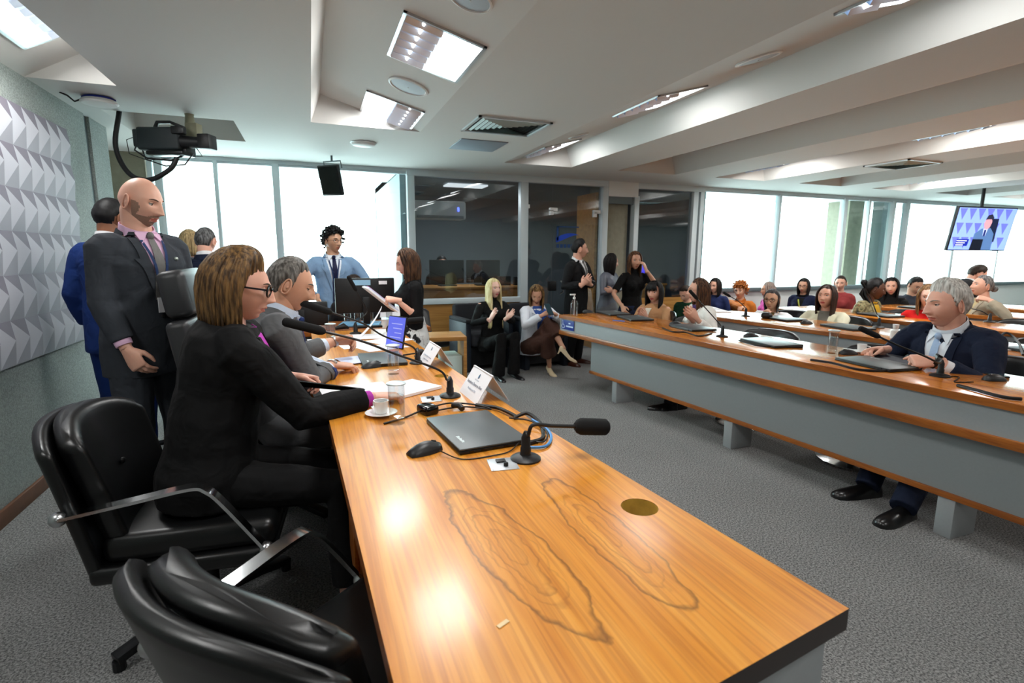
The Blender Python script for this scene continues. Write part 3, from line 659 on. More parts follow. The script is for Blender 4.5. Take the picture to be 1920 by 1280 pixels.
def row_chair(label, loc, rz, group=None, cat='chair'):
    """black tub chair on a chrome disc, local +Y forward"""
    t = thing('tub_chair', label, cat, loc, rz, group); n = 14; b = MB(); rs = []
    for i in range(8):
        u = i/7; z = .42+.36*u; row = []; w = .50+.04*u
        for j in range(n+1):
            s_ = -1+2*j/n; row.append((s_*w/2, -.23-.10*u+.11*s_*s_, z-.045*abs(s_)**4*u))
        rs.append(row+[(x, y-.05, z_) for x, y, z_ in reversed(row)])
    b.rings(rs); obj('backrest', b, M_leather, t, bevel=.018, seg=2, angle=60)
    b = MB(); b.box(-.25, .25, -.24, .25, .36, .46); obj('seat', b, M_leather, t, bevel=.03, seg=3)
    b = MB(); b.lathe([(.03, .03), (.03, .36)], 12); obj('column', b, M_black, t, smooth=True)
    b = MB(); b.lathe([(.22, 0), (.22, .012), (.16, .026), (.06, .04), (.03, .06)], 28); obj('disc_base', b, M_chrome, t, smooth=True)
    return t
def chair_at(row, y, label, dx=0., rz=0):
    x = rowx(y)+{1: 0, 2: 1.395, 3: 2.82, 4: 4.18}[row]+.98+dx
    global RC
    if RC is None: RC = row_chair(label, (x, y, 0), R(90+5+rz), 'tub chairs behind the audience desks'); return RC
    return dup(RC, (x, y, 0), R(90+5+rz), label)
RC = None
# ------------------------------------------------------------ table-top props
PROTO = {}
def place(key, build, label, loc, rz, group=None):
    if key not in PROTO: t = build(label, loc, rz, group); PROTO[key] = t; return t
    return dup(PROTO[key], loc, rz, label, group)
def mk_laptop(label, loc, rz, group=None):
    t = thing('laptop', label, 'laptop', loc, rz, group); w, d = .36, .245
    b = MB(); b.box(-w/2, w/2, -d/2, d/2, .002, .013); obj('base', b, M_black, t, bevel=.003)
    b = MB(); b.box(-w/2, w/2, -d/2, d/2, .0135, .020); lid = obj('lid', b, mat('laptop_lid', (86, 92, 94), .42, metal=.3), t, bevel=.003)
    b = MB()
    for i in range(6): b.box(.06+.011*i, .067+.011*i, -d/2+.03, -d/2+.042-(.003 if i % 2 else 0), .0199, .0203)
    obj('lid_mark', b, mat('lid_mark', (210, 222, 222), .4), lid)
    b = MB(); b.box(-w/2+.05, w/2-.05, d/2-.004, d/2+.003, .004, .016); obj('hinge', b, M_black, t)
    b = MB()
    for i in range(4): b.box(w/2-.001, w/2+.0015, -.09+.04*i, -.075+.04*i, .005, .010)
    obj('port', b, M_screen, t)
    for sx in (-.15, .15):
        for sy in (-.1, .1): b = MB(); b.lathe([(.006, 0), (.006, .003)], 8, M=T(sx, sy, 0)); obj('rubber_foot', b, M_black, t)
    return t
def laptop(label, loc, rz, group='closed laptops'): return place('laptop', mk_laptop, label, loc, rz, group)
def mk_mouse(label, loc, rz, group=None):
    t = thing('computer_mouse', label, 'mouse', loc, rz, group); b = MB(); rs = []
    for i in range(9):
        u = i/8; y = -.055+.11*u; w = .031*math.sin(math.pi*(.14+.74*u))**.5; h = .036*math.sin(math.pi*(.10+.72*u))**.8
        rs.append([(w*math.cos(a), y, max(.001, h*math.sin(a)) if a > 0 else .001) for a in [math.pi*k/10 for k in range(11)]])
    b.rings(rs); obj('shell', b, mat('mouse_plastic', (34, 36, 38), .4), t, smooth=True, angle=70)
    b = MB(); b.tube([(0, .026, .0335), (0, .040, .029)], .004, 8, flat=.8); obj('wheel', b, M_black, t, smooth=True); return t
def mouse(label, loc, rz, group='computer mice'): return place('mouse', mk_mouse, label, loc, rz, group)
def mic(label, base, path, tiplen=.12, rz=0, group=None, headr=.013, thick=.0045):
    """gooseneck microphone; path in room coordinates from the socket to the capsule"""
    base = V(base); t = thing('gooseneck_microphone', label, 'microphone', base, 0, group or 'gooseneck microphones')
    b = MB(); b.lathe([(.047, 0), (.047, .005), (.040, .010), (.018, .016), (.016, .022)], 28); obj('base_plate', b, M_black, t, smooth=True, angle=40)
    b = MB(); b.lathe([(.0165, .02), (.0165, .038), (.014, .042), (.014, .07), (.011, .078), (.006, .09)], 20); obj('socket', b, M_black, t, smooth=True, angle=40)
    pts = bez([base+V((0, 0, .085))]+[V(p) for p in path], 10)
    b = MB(); b.tube(pts, thick, 8); obj('gooseneck', b, M_black, t, world=True, smooth=True)
    d = (pts[-1]-pts[-3]).normalized(); e = pts[-1]
    b = MB(); b.tube([e, e+d*.008, e+d*.02, e+d*tiplen*.6, e+d*(tiplen-.012), e+d*(tiplen-.003), e+d*tiplen], [headr*.45, headr*.8, headr, headr, headr*.98, headr*.7, headr*.2], 16); obj('foam_windscreen', b, mat('black_foam', (15, 15, 16), .95, bump=(900, .5, .001)), t, world=True, smooth=True)
    return t
def mk_glass(label, loc, rz, group=None):
    t = thing('drinking_glass', label, 'glass', loc, rz, group); r, h = .031, .15
    b = MB(); b.lathe([(r*.9, 0), (r*.92, .003), (r*.95, .02), (r, h), (r-.002, h), (r*.95-.003, .022), (.001, .018)], 28, cap=False); b.lathe([(r*.9, 0), (.001, 0)], 28, cap=False); obj('tumbler', b, M_clear, t, smooth=True)
    b = MB(); b.lathe([(r*.93-.003, .024), (r*.98-.003, h*.72), (.001, h*.72)], 28, cap=False); obj('water', b, M_water, t, smooth=True); return t
def glass(label, loc, group='water glasses', lid=False):
    t = place('glass', mk_glass, label, loc, 0, group)
    if lid:
        b = MB(); b.lathe([(.036, .150), (.036, .1535), (.030, .156), (.001, .157)], 28); obj('paper_lid', b, mat('foil_lid', (200, 212, 214), .35, metal=.4), t, smooth=True)
    return t
def mk_cup(label, loc, rz, group=None):
    t = thing('coffee_cup', label, 'cup', loc, rz, group)
    b = MB(); b.lathe([(.021, .012), (.024, .016), (.029, .062), (.027, .062), (.022, .02), (.001, .018)], 28, cap=False); b.lathe([(.021, .012), (.001, .012)], 28, cap=False); obj('cup_wall', b, M_porc, t, smooth=True)
    b = MB(); b.tube(bez([(.027, 0, .052), (.044, 0, .050), (.046, 0, .036), (.026, 0, .028)], 5), .0035, 8); obj('handle', b, M_porc, t, smooth=True)
    b = MB(); b.lathe([(.024, .05), (.001, .05)], 20, cap=False); obj('coffee', b, mat('coffee', (40, 22, 12), .2), t); return t
def mk_saucer(label, loc, rz, group=None):
    t = thing('saucer', label, 'saucer', loc, rz, group)
    b = MB(); b.lathe([(.028, 0), (.030, .003), (.060, .012), (.062, .014), (.058, .0145), (.028, .008), (.001, .007)], 36, cap=False); b.lathe([(.028, 0), (.001, 0)], 36, cap=False); obj('dish', b, M_porc, t, smooth=True); return t
def cup(label, label2, loc, rz=0):
    place('saucer', mk_saucer, label2, loc, 0, 'white saucers'); place('cup', mk_cup, label, (loc[0], loc[1], loc[2]-.002), rz, 'white coffee cups')
def cable(label, pts, r=.0025, m=None, name='cable', n=8):
    b = MB(); b.tube(bez(pts, n), r, 6); return tag(obj(name, b, m or M_cable, smooth=True), label, 'cable')
def sheet(name, label, loc, rz, w, d, m=None, cat='paper', th=.0015, tilt=None, curl=0, group=None):
    b = MB(); n = 8; rs = []
    for i in range(n+1):
        u = -1+2*i/n; z = curl*u*u; x = u*w/2; rs.append([(x, -d/2, z), (x, d/2, z), (x, d/2, z+th), (x, -d/2, z+th)])
    b.rings(rs); o = tag(obj(name, b, m or M_paper), label, cat, group); o.location = loc; o.rotation_euler = (tilt[0], tilt[1], rz) if tilt else (0, 0, rz); return o
def phone(label, loc, rz):
    t = thing('mobile_phone', label, 'phone', loc, rz)
    b = MB(); b.box(-.037, .037, -.078, .078, 0, .008); obj('body', b, M_black, t, bevel=.004, seg=3)
    b = MB(); b.box(-.034, .034, -.074, .074, .008, .0086); obj('screen', b, mat('phone_screen', (40, 62, 70), .12), t); return t
def switchplate(label, loc, rz):
    t = thing('switch_plate', label, 'switch plate', loc, rz)
    b = MB(); b.box(-.042, .042, -.045, .045, 0, .0025); obj('plate', b, mat('switch_metal', (205, 210, 214), .35, metal=.6), t, bevel=.001)
    b = MB(); b.box(-.017, .012, .008, .030, .0025, .007); obj('button', b, M_black, t, bevel=.001)
    b = MB(); b.lathe([(.007, .0025), (.007, .012), (.005, .014)], 12, M=T(.006, -.018, 0)); obj('knob', b, M_black, t)
    for sx in (-.037, .037):
        for sy in (-.04, .04): b = MB(); b.lathe([(.0025, .0025), (.0025, .0035)], 8, M=T(sx, sy, 0)); obj('screw', b, M_chromeb, t)
    return t
def text_obj(name, s, size, m, parent, M, align='CENTER'):
    c = bpy.data.curves.new(name, 'FONT'); c.body = s; c.size = size; c.align_x = align; c.extrude = .0002
    o = bpy.data.objects.new(name, c); COL.objects.link(o); dg = bpy.context.evaluated_depsgraph_get(); me = bpy.data.meshes.new_from_object(o.evaluated_get(dg))
    bpy.data.objects.remove(o); o = bpy.data.objects.new(name, me); COL.objects.link(o); me.materials.clear(); me.materials.append(m); o.parent = parent; o.matrix_local = M; return o
def nameplate(label, loc, rz, lines, crest=True, w=.24):
    """folded white card in an acrylic tent; local -X face carries the print, long axis is Y"""
    t = thing('name_plate', label, 'name plate', loc, rz); h, sp = .115, .075
    M_ac = glassmat('acrylic', (.96, .98, .99)) if 'acrylic' not in MATS else MATS['acrylic']
    Mk = mat('print_ink', (96, 104, 122), .8); Mk2 = mat('print_ink_light', (160, 168, 184), .8)
    b = MB(); b.rings([[(-sp, -w/2, 0), (-sp+.002, -w/2, 0), (.001, -w/2, h), (-.001, -w/2, h)], [(-sp, w/2, 0), (-sp+.002, w/2, 0), (.001, w/2, h), (-.001, w/2, h)]]); obj('printed_card', b, M_paper, t)
    b = MB(); b.rings([[(sp, -w/2, 0), (sp-.002, -w/2, 0), (-.001, -w/2, h), (.001, -w/2, h)], [(sp, w/2, 0), (sp-.002, w/2, 0), (-.001, w/2, h), (.001, w/2, h)]]); obj('rear_card', b, mat('translucent_card', (226, 228, 234), .5), t)
    ang = math.atan2(h, sp); n = V((-math.sin(ang), 0, math.cos(ang))); u = V((math.cos(ang), 0, math.sin(ang)))
    def onface(v, side=0): return frame(V((-sp, side, 0))+u*v+n*.0024, V((0, -1, 0)), u, n)
    L = math.hypot(h, sp)
    for s_, sz, v, m_ in lines: text_obj('lettering', s_, sz, m_ and Mk or Mk2, t, onface(L*v))
    if crest:
        b = MB(); b.lathe([(.001, 0), (.006, .003), (.0065, .012), (.004, .020), (.001, .022)], 8, M=onface(L*.70) @ Matrix.Diagonal((1, 1, .05, 1)) @ RX(R(-90)) @ T(0, 0, 0)); obj('crest', b, mat('crest_ink', (70, 100, 130), .7), t)
    b = MB(); b.box(-.004, .004, -w/2, w/2, h-.002, h+.002); obj('top_fold', b, M_paper, t, bevel=.001)
    return t

# ---- head table, near to far
q = lambda px, py, z=HT: at(px, py, z=z)
laptop('closed grey laptop in front on the head table', (.508, 1.70, HT), R(-90+5), 'closed laptops')
mouse('black mouse beside the closed laptop on the head table', (.305, 1.575, HT), R(-72))
switchplate('steel switch plate beside the front microphone', (.505, 1.40, HT), R(-8))
mb_ = V((.585, 1.415, HT)); tip = at(1078, 799, d=1.62); el = at(994, 797, d=1.58)
mic('short front microphone with a fat foam head', mb_, [el+V((-.006, 0, -.03)), el+V((.01, 0, .0)), el+(tip-el)*.5, tip], .115, headr=.0265, thick=.006)
m2 = V((.545, 2.20, HT))
mic('long microphone arching before the woman in black', m2, [at(838, 712, d=2.22), at(822, 693, d=2.2), at(740, 663, d=2.12), at(680, 640, d=2.05), at(610, 622, d=1.98)], .155, headr=.0175, thick=.0048)
m3 = V((.545, 2.96, HT))
mic('long microphone arching before the man in grey', m3, [at(782, 660, d=2.9), at(770, 648, d=2.88), at(720, 630, d=2.8), at(680, 606, d=2.7), at(622, 586, d=2.6)], .16, headr=.0175, thick=.0048)
m4 = V((.50, 3.6, HT))
mic('upright microphone with a wide foam bar by the blue tablet', m4, [at(726, 622, d=3.6), at(728, 611, d=3.6), at(745, 604, d=3.6), at(762, 602, d=3.6)], .12, headr=.022, thick=.005)
m5 = V((.30, 4.25, HT)); mic('tall thin microphone leaning in front of the monitor', m5, [at(688, 585, d=4.25), at(678, 563, d=4.2), at(668, 545, d=4.15)], .14, headr=.016)
glass('near water glass with a foil lid on the head table', (.268, 1.90, HT), lid=True)
glass('water glass in front of the man in grey', (.375, 2.73, HT))
glass('water glass at the far end of the head table', (.10, 3.72, HT))
for i, (px, py) in enumerate(((652, 606), (671, 606), (694, 606), (730, 600))):
    w_ = at(px, py, z=HT); glass(['first', 'second', 'third', 'fourth'][i]+' small glass from the left in front of the staff monitor', (w_.x, w_.y, HT))
cup('white coffee cup beside the lidded glass', 'white saucer under the near coffee cup', (.225, 2.02, HT), R(120))
nameplate('folded name plate nearest, in front of the woman', (.685, 2.155, HT), R(2), [('Senadora Damares Alves', .0185, .44, 1), ('Presidente da CDH', .0125, .26, 0), ('SENADO FEDERAL', .006, .62, 0)])
nameplate('folded name plate in front of the man in grey', (.635, 2.90, HT), R(2), [('Comissão de Direitos Humanos', .0125, .40, 0), ('e Legislação Participativa', .011, .25, 0)])
b = MB(); b.box(-.03, .03, -.04, .04, 0, .035); t = thing('cable_hub', 'glossy black hub box behind the closed laptop', 'hub', (.40, 1.985, HT), R(20)); obj('case', b, mat('piano_black', (8, 8, 9), .08), t, bevel=.01, seg=3)
b = MB(); b.box(.0295, .0315, -.025, .025, .008, .026); obj('sticker', b, mat('sticker_white', (200, 214, 235), .5), t)
cable('twin black cables running to the hub', [(.22, 1.90, HT+.004), (.30, 1.945, HT+.004), (.37, 1.985, HT+.012)], .004)
cable('black cable arcing from the hub round the laptop', [(.42, 2.0, HT+.02), (.50, 2.02, HT+.022), (.585, 1.985, HT+.018), (.64, 1.93, HT+.012)], .0035)
cable('second black cable arcing from the hub', [(.42, 1.975, HT+.008), (.49, 1.99, HT+.01), (.56, 1.985, HT+.01), (.645, 1.925, HT+.008)], .0035)
cable('thick braided cable bundle along the laptop edge', [(.60, 1.99, HT+.012), (.665, 1.93, HT+.012), (.685, 1.86, HT+.014), (.705, 1.80, HT+.008)], .008)
cable('coil of black cable beyond the laptop corner', [(.69, 1.79, HT+.008), (.745, 1.79, HT+.02), (.755, 1.70, HT+.012), (.735, 1.62, HT+.006), (.70, 1.55, HT+.006), (.64, 1.52, HT+.008)], .0075)
cable('bright blue network cable curving off the laptop', [(.61, 1.49, HT+.008), (.68, 1.48, HT+.006), (.735, 1.55, HT+.006), (.755, 1.64, HT+.008), (.74, 1.73, HT+.014)], .005, M_cableb)
cable('thin black cable across the coil', [(.63, 1.56, HT+.01), (.69, 1.52, HT+.006), (.74, 1.60, HT+.01), (.72, 1.70, HT+.02), (.66, 1.76, HT+.02)], .003)
cable('mouse lead trailing to the microphone', [(.345, 1.545, HT+.012), (.40, 1.475, HT+.003), (.50, 1.47, HT+.003), (.56, 1.485, HT+.004), (.61, 1.53, HT+.012)], .0022)
b = MB(); b.tube([(.50, 1.998, HT+.022), (.53, 1.985, HT+.018), (.535, 1.96, HT+.01)], [.010, .013, .011], 10); tag(obj('cable_plug', b, M_black, smooth=True), 'black cable plug behind the laptop', 'plug')
phone('dark phone lying beside the woman', (.20, 2.36, HT+.002), R(-50))
sheet('paper_stack', 'white paper stack behind the near glass', (.36, 2.36, HT+.002), R(-60), .21, .297, th=.012)
sheet('paper_sheet', 'white sheet under the phone at the table edge', (.16, 2.45, HT+.001), R(-84), .21, .297)
switchplate('white switch plate under the fingertips of the woman', (.455, 2.18, HT), R(-6))
sheet('paper_sheet', 'bluish printed sheet under the arm of the man in grey', (.27, 3.16, HT+.006), R(-75), .21, .297, M_paperb, th=.003)
laptop('closed laptop under papers before the man in grey', (.36, 3.10, HT), R(-90))
mouse('black mouse under the hand of the man in grey', (.285, 2.93, HT), R(-75))
b = MB(); sheet('paper_sheet', 'white paper sheet held up by the man in grey', (.335, 3.36, .965), R(-8), .24, .20, M_paper, tilt=(R(0), R(-52)), curl=.012)
for i, (x, y, rz, w, d, m_) in enumerate(((.42, 3.55, -70, .21, .297, M_paper), (.25, 3.72, -80, .3, .21, M_paper), (.50, 3.82, -60, .21, .297, M_paper), (.10, 3.95, -85, .21, .297, M_paper), (.36, 4.05, -95, .25, .3, M_paper))):
    sheet('paper_sheet', ['loose white sheet left of the blue tablet', 'wide white sheet beyond the hand with paper', 'white sheet between tablet and folder', 'white sheet at the inner table edge', 'white sheet near the far end of the table'][i], (x, y, HT+.001+.0005*i), R(rz), w, d, m_)
b = MB(); b.box(-.17, .17, -.12, .12, 0, .018); o = tag(obj('folder', b, M_lblue, bevel=.004), 'pale blue closed folder at the far end of the table', 'folder'); w_ = at(676, 609, z=HT); o.location = (w_.x, w_.y, HT+.001); o.rotation_euler = (0, 0, R(-12))
b = MB(); b.tube([(-.05, 0, .012), (.02, .0, .03), (.06, 0, .012)], [.012, .026, .008], 10); o = tag(obj('computer_mouse', b, M_black, smooth=True), 'dark mouse beside the pale blue folder', 'mouse'); w_ = at(640, 618, z=HT); o.location = (w_.x, w_.y, HT)
t = thing('tablet', 'upright tablet with a glowing blue screen on the head table', 'tablet', (.49, 3.50, HT), R(30))
b = MB(); b.box(-.006, .006, -.09, .09, 0, .215, M=RY(R(12))); obj('case', b, M_black, t, bevel=.003)
b = MB(); b.box(-.0075, -.006, -.085, .085, .008, .208, M=RY(R(12))); obj('screen', b, mat('tablet_screen', (92, 104, 214), .4, emit=.6), t)
b = MB()
for i in range(5): b.box(-.0085, -.0075, -.06, .05-.02*(i % 3), .16-.03*i, .166-.03*i, M=RY(R(12)))
obj('screen_text', b, mat('screen_text', (160, 170, 235), .4, emit=.5), t)
cable('tangle of black cable before the second name plate', [(.50, 3.20, HT+.006), (.57, 3.16, HT+.02), (.62, 3.10, HT+.03), (.60, 3.02, HT+.012), (.55, 3.08, HT+.02), (.63, 3.16, HT+.012)], .005)
b = MB(); b.ell((0, 0, .025), (.025, .02, .025), 10, 8); b.box(.02, .05, -.012, .012, .01, .03); o = tag(obj('cable_plug', b, M_black, smooth=True), 'black plug lump before the second name plate', 'plug'); o.location = (.60, 3.14, HT)

# ---- staff desk beyond the head table
sd = thing('staff_desk', 'staff desk with a black monitor beyond the head table', 'desk', (.35, 4.85, 0))
b = MB(); b.box(-.55, .95, 4.50, 5.15, .735, .775); obj('desk_top', b, M_wedge, sd, world=True, bevel=.004)
for x in (-.5, .86):
    b = MB(); b.box(x, x+.04, 4.55, 5.1, 0, .735); obj('side_panel', b, M_grey, sd, world=True)
b = MB(); b.box(-.46, .86, 4.58, 4.61, .2, .735); obj('modesty_panel', b, M_grey, sd, world=True)
monitor('staff_monitor', 'black monitor seen from behind on the staff desk', (.425, 4.70, .775), R(2), .50, .30)
b = MB(); b.box(-.075, .075, -.002, .002, 0, .045); o = tag(obj('paper_note', b, mat('note_blue', (150, 196, 226), .7)), 'pale printed note stuck on the staff monitor', 'note'); o.location = (.395, 4.675, 1.135)
b = MB(); b.box(-.035, .035, -.002, .002, 0, .03); o = tag(obj('paper_note', b, M_paper), 'small white label on the staff monitor corner', 'note'); o.location = (.575, 4.675, 1.14)
monitor('staff_monitor', 'dark low screen at the left of the staff desk', (-.10, 4.66, .775), R(0), .42, .20, neck=.03)
b = MB(); b.box(-.16, .16, -.004, .004, 0, .11, M=RX(R(-20))); o = tag(obj('desk_calendar', b, M_paper), 'white tent card by the binder woman', 'card'); w_ = at(737, 600, z=HT); o.location = (w_.x, w_.y+.3, .776)

# ---- side table, armchairs and a spare chair by the booth
st = thing('side_table', 'low open wooden side table beside the armchairs', 'side table', (1.22, 5.15, 0), R(-6))
b = MB(); b.box(-.20, .20, -.20, .20, .56, .60); obj('top', b, M_woak, st, bevel=.003)
for x in (-.20, .17): b = MB(); b.box(x, x+.03, -.20, .20, 0, .56); obj('side', b, M_woak, st, bevel=.002)
b = MB(); b.box(-.05, .13, -.15, .15, 0, .40); tag(obj('computer_tower', b, mat('tower_white', (196, 214, 208), .5), bevel=.008), 'pale computer tower inside the side table', 'computer').location = (1.24, 5.15, 0)
def armchair(label, loc, rz):
    t = thing('armchair', label, 'armchair', loc, rz, 'dark fabric armchairs along the booth')
    b = MB(); b.box(-.24, .24, -.22, .28, .30, .46); obj('seat', b, M_fabric, t, bevel=.04, seg=3)
    b = MB(); b.box(-.25, .25, -.32, -.20, .36, .78, M=T(0, -.26, .4) @ RX(R(8)) @ T(0, .26, -.4)); obj('backrest', b, M_fabric, t, bevel=.04, seg=3)
    for s in (-1, 1):
        b = MB(); b.box(s*.285-.035, s*.285+.035, -.28, .26, 0, .60); obj('side_panel', b, mat('armchair_side', (22, 30, 42), .6), t, bevel=.015)
        b = MB(); b.box(s*.285-.042, s*.285+.042, -.26, .28, .60, .64); obj('arm_pad', b, M_fabric, t, bevel=.012)
    b = MB(); b.box(-.23, .23, -.2, .2, .06, .29); obj('plinth', b, M_black, t)
    return t
armchair('dark armchair the blonde woman sits in', (1.95, 6.22, 0), R(180+8))
armchair('dark armchair the woman in the brown skirt sits in', (2.66, 6.10, 0), R(180+8))
t = row_chair('black chair behind the woman with the binder', (1.12, 5.90, 0), R(200), None)

# ---- front audience desk
def dz(px, py): w_ = at(px, py, z=DT); return (w_.x, w_.y, DT)
laptop('closed laptop in front of the white haired man', (3.10, 2.07, DT), R(84))
laptop('closed pale laptop left of the glass on the front desk', (3.11, 2.86, DT), R(84))
laptop('closed laptop before the woman in the white blazer', (3.10, 3.70, DT), R(84))
laptop('closed laptop before the woman in the shawl', (3.02, 4.46, DT), R(80))
laptop('closed laptop at the far end of the front desk', (3.05, 4.93, DT), R(86))
laptop('closed laptop cut by the right picture edge', (3.26, 1.20, DT), R(84))
for p_, l_ in (((1590, 664), 'mouse near the white haired man, left of his cup'), ((1864, 713), 'mouse beside the laptop at the right edge'), ((1408, 632), 'mouse behind the pale closed laptop'), ((1267, 609), 'mouse before the woman in the white blazer'), ((1102, 586), 'mouse at the far end of the front desk')):
    mouse(l_, dz(*p_), R(75))
cup('white espresso cup held by the white haired man', 'white saucer before the white haired man', (dz(1611, 662)[0]+.02, dz(1611, 662)[1], DT), R(-60))
glass('tall empty glass on the front desk', dz(1560, 662))
mb = dz(1762, 705); mic('gooseneck microphone before the white haired man', mb, [at(1760, 680, d=2.55), at(1735, 668, d=2.5), at(1690, 650, d=2.5), at(1650, 632, d=2.5)], .11, headr=.0135, thick=.005)
mb = dz(1354, 631); mic('gooseneck microphone before the woman in the white blazer', mb, [at(1352, 610, d=4.2), at(1336, 592, d=4.2), at(1318, 572, d=4.2), at(1308, 561, d=4.2)], .10, headr=.014, thick=.0045)
phone('phone lying by the mouse at the right edge', (dz(1845, 702)[0]+.05, dz(1845, 702)[1]-.02, DT), R(-40))
cable('black cable bundle along the white haired man\'s laptop', [dz(1520, 676)[:2]+(DT+.006,), dz(1560, 684)[:2]+(DT+.012,), dz(1610, 695)[:2]+(DT+.008,), dz(1660, 697)[:2]+(DT+.008,), dz(1700, 690)[:2]+(DT+.006,)], .007)
cable('black cable bundle in front of the pale laptop', [dz(1385, 640)[:2]+(DT+.008,), dz(1420, 650)[:2]+(DT+.01,), dz(1455, 652)[:2]+(DT+.008,), dz(1505, 653)[:2]+(DT+.008,)], .006)
cable('wavy black cable before the white blazer\'s laptop', [dz(1242, 616)[:2]+(DT+.006,), dz(1262, 624)[:2]+(DT+.01,), dz(1285, 624)[:2]+(DT+.006,), dz(1310, 631)[:2]+(DT+.006,), dz(1335, 626)[:2]+(DT+.006,)], .006)
cable('black braided cable before the laptop at the right edge', [dz(1795, 725)[:2]+(DT+.008,), dz(1830, 735)[:2]+(DT+.01,), dz(1880, 748)[:2]+(DT+.01,), dz(1915, 752)[:2]+(DT+.01,)], .008)
cable('thin microphone lead on the front desk', [dz(1775, 706)[:2]+(DT+.003,), dz(1798, 708)[:2]+(DT+.003,), dz(1790, 717)[:2]+(DT+.003,), dz(1825, 717)[:2]+(DT+.003,)], .003)
t = thing('sanitizer_bottle', 'clear pump bottle of hand sanitizer on the desk end', 'bottle', dz(1076, 592))
b = MB(); b.lathe([(.036, 0), (.039, .006), (.039, .13), (.03, .155), (.012, .17), (.012, .18)], 20); obj('bottle', b, M_clear, t, smooth=True)
b = MB(); b.lathe([(.034, .008), (.036, .02), (.036, .085), (.001, .085)], 20, cap=False); obj('gel', b, M_water, t, smooth=True)
b = MB(); b.lathe([(.014, .178), (.014, .198), (.006, .20), (.006, .222)], 14); b.box(-.05, .012, -.008, .008, .218, .232); obj('pump', b, M_white, t, bevel=.002)
b = MB(); b.tube([(0, 0, .01), (.004, 0, .18)], .003, 6); obj('dip_tube', b, M_white, t)
b = MB(); b.tube([(0, -.06, .004), (0, .06, .004)], .005, 8); o = tag(obj('pen', b, mat('pen_blue', (60, 110, 210), .4), smooth=True), 'blue pen on the front desk by the shawl woman', 'pen'); o.location = dz(1160, 602); o.rotation_euler = (0, 0, R(40))
sheet('dark_notebook', 'dark notebook under the hands of the white haired man', (3.36, 2.12, DT+.001), R(84), .26, .2, mat('dark_cover', (22, 28, 44), .6), 'notebook', th=.012)
t = thing('eyeglasses', 'folded dark eyeglasses on the notebook', 'glasses', (3.30, 2.22, DT+.014), R(40))
for s in (-1, 1): b = MB(); b.tube([(s*.032+.024*math.cos(a), 0, .020+.018*math.sin(a)) for a in [i*math.pi/8 for i in range(17)]], .002, 6); obj('rim', b, M_black, t)
b = MB(); b.tube([(-.012, 0, .024), (0, 0, .028), (.012, 0, .024)], .002, 6); obj('bridge', b, M_black, t)
# second and third rows
def r2(px, py): w_ = at(px, py, z=DT); return (w_.x, w_.y, DT)
laptop('closed laptop before the woman in the cream coat', (4.46, 3.28, DT), R(84)); laptop('closed laptop before the woman in white with glasses', (4.44, 3.95, DT), R(84))
laptop('closed laptop on the second desk at the right edge', (4.58, 1.95, DT), R(84)); laptop('closed laptop before the braided woman', (5.72, 3.85, DT), R(84)); laptop('closed laptop before the turtleneck woman', (7.0, 4.25, DT), R(84))
for px, py, l_ in ((1325, 577, 'white papers at the far end of the second desk'), (1345, 583, 'white sheets stacked beside the small microphone'), (1470, 596, 'white sheet under the glasses woman\'s hands'), (1880, 650, 'white sheet on the second desk near the right edge'), (1790, 573, 'white paper stack on the rear desk')):
    w_ = r2(px, py); sheet('paper_sheet', l_, (w_[0], w_[1], DT+.001), R(-20), .21, .297, th=.006)
w_ = r2(1398, 593); mic('small microphone before the woman in white with glasses', w_, [at(1396, 575, d=5.3), at(1385, 565, d=5.3), at(1370, 556, d=5.3)], .09, headr=.013)
w_ = r2(1647, 614); mic('tall thin microphone before the braided woman', w_, [at(1645, 590, d=5.0), at(1635, 565, d=5.0), at(1622, 540, d=5.0)], .07, headr=.012)
w_ = r2(1855, 604); mic('arched microphone on the third desk behind the white haired man', w_, [at(1853, 590, d=5.2), at(1840, 583, d=5.2), at(1820, 578, d=5.2)], .09, headr=.012)
b = MB(); b.ell((0, 0, .03), (.05, .06, .04), 12, 8); o = tag(obj('black_pouch', b, M_black, smooth=True), 'black cable lump before the woman with glasses', 'pouch'); o.location = r2(1437, 597)
b = MB(); b.lathe([(.03, 0), (.03, .06), (.015, .075), (.02, .085), (.022, .11), (.001, .11)], 16); o = tag(obj('white_bottle', b, M_white, smooth=True), 'small white bottle behind the white haired man\'s shoulder', 'bottle'); o.location = r2(1677, 634)
mouse('mouse on the second desk before the cream coat', r2(1512, 607), R(80))
cable('black cable arch on the second desk at the right edge', [r2(1860, 655)[:2]+(DT+.005,), r2(1880, 650)[:2]+(DT+.10,), r2(1905, 655)[:2]+(DT+.06,), r2(1918, 668)[:2]+(DT+.01,)], .008)
for px, w2, l_ in ((1215, .10, 'clear water cup at the front desk foot'),):
    pass

# ---- tub chairs behind the desks
for row, y, l_, dx in ((1, 4.32, 'tub chair of the woman in the white blazer', -.12), (1, 4.98, 'tub chair of the woman in the shawl', .0), (1, 3.30, 'empty tub chair on the front row facing the pale laptop', -.30), (1, 2.40, 'empty tub chair just left of the white haired man', -.30), (1, 1.86, 'tub chair of the white haired man', .02), (1, .9, 'front row tub chair beyond the right picture edge', 0),
                       (2, 3.0, 'empty tub chair on the second row behind the glass', -.05), (2, 4.45, 'second row tub chair of the woman with glasses', .0), (2, 3.85, 'second row tub chair of the woman in the cream coat', .0), (2, 2.2, 'second row tub chair behind the white haired man', -.05), (3, 3.0, 'third row tub chair of the woman in red', -.05), (3, 4.05, 'third row tub chair of the braided woman', -.05), (3, 2.55, 'wide empty chair back right of the white haired man', -.3), (2, 1.6, 'second row tub chair at the right edge', -.1)):
    chair_at(row, y, l_, dx)

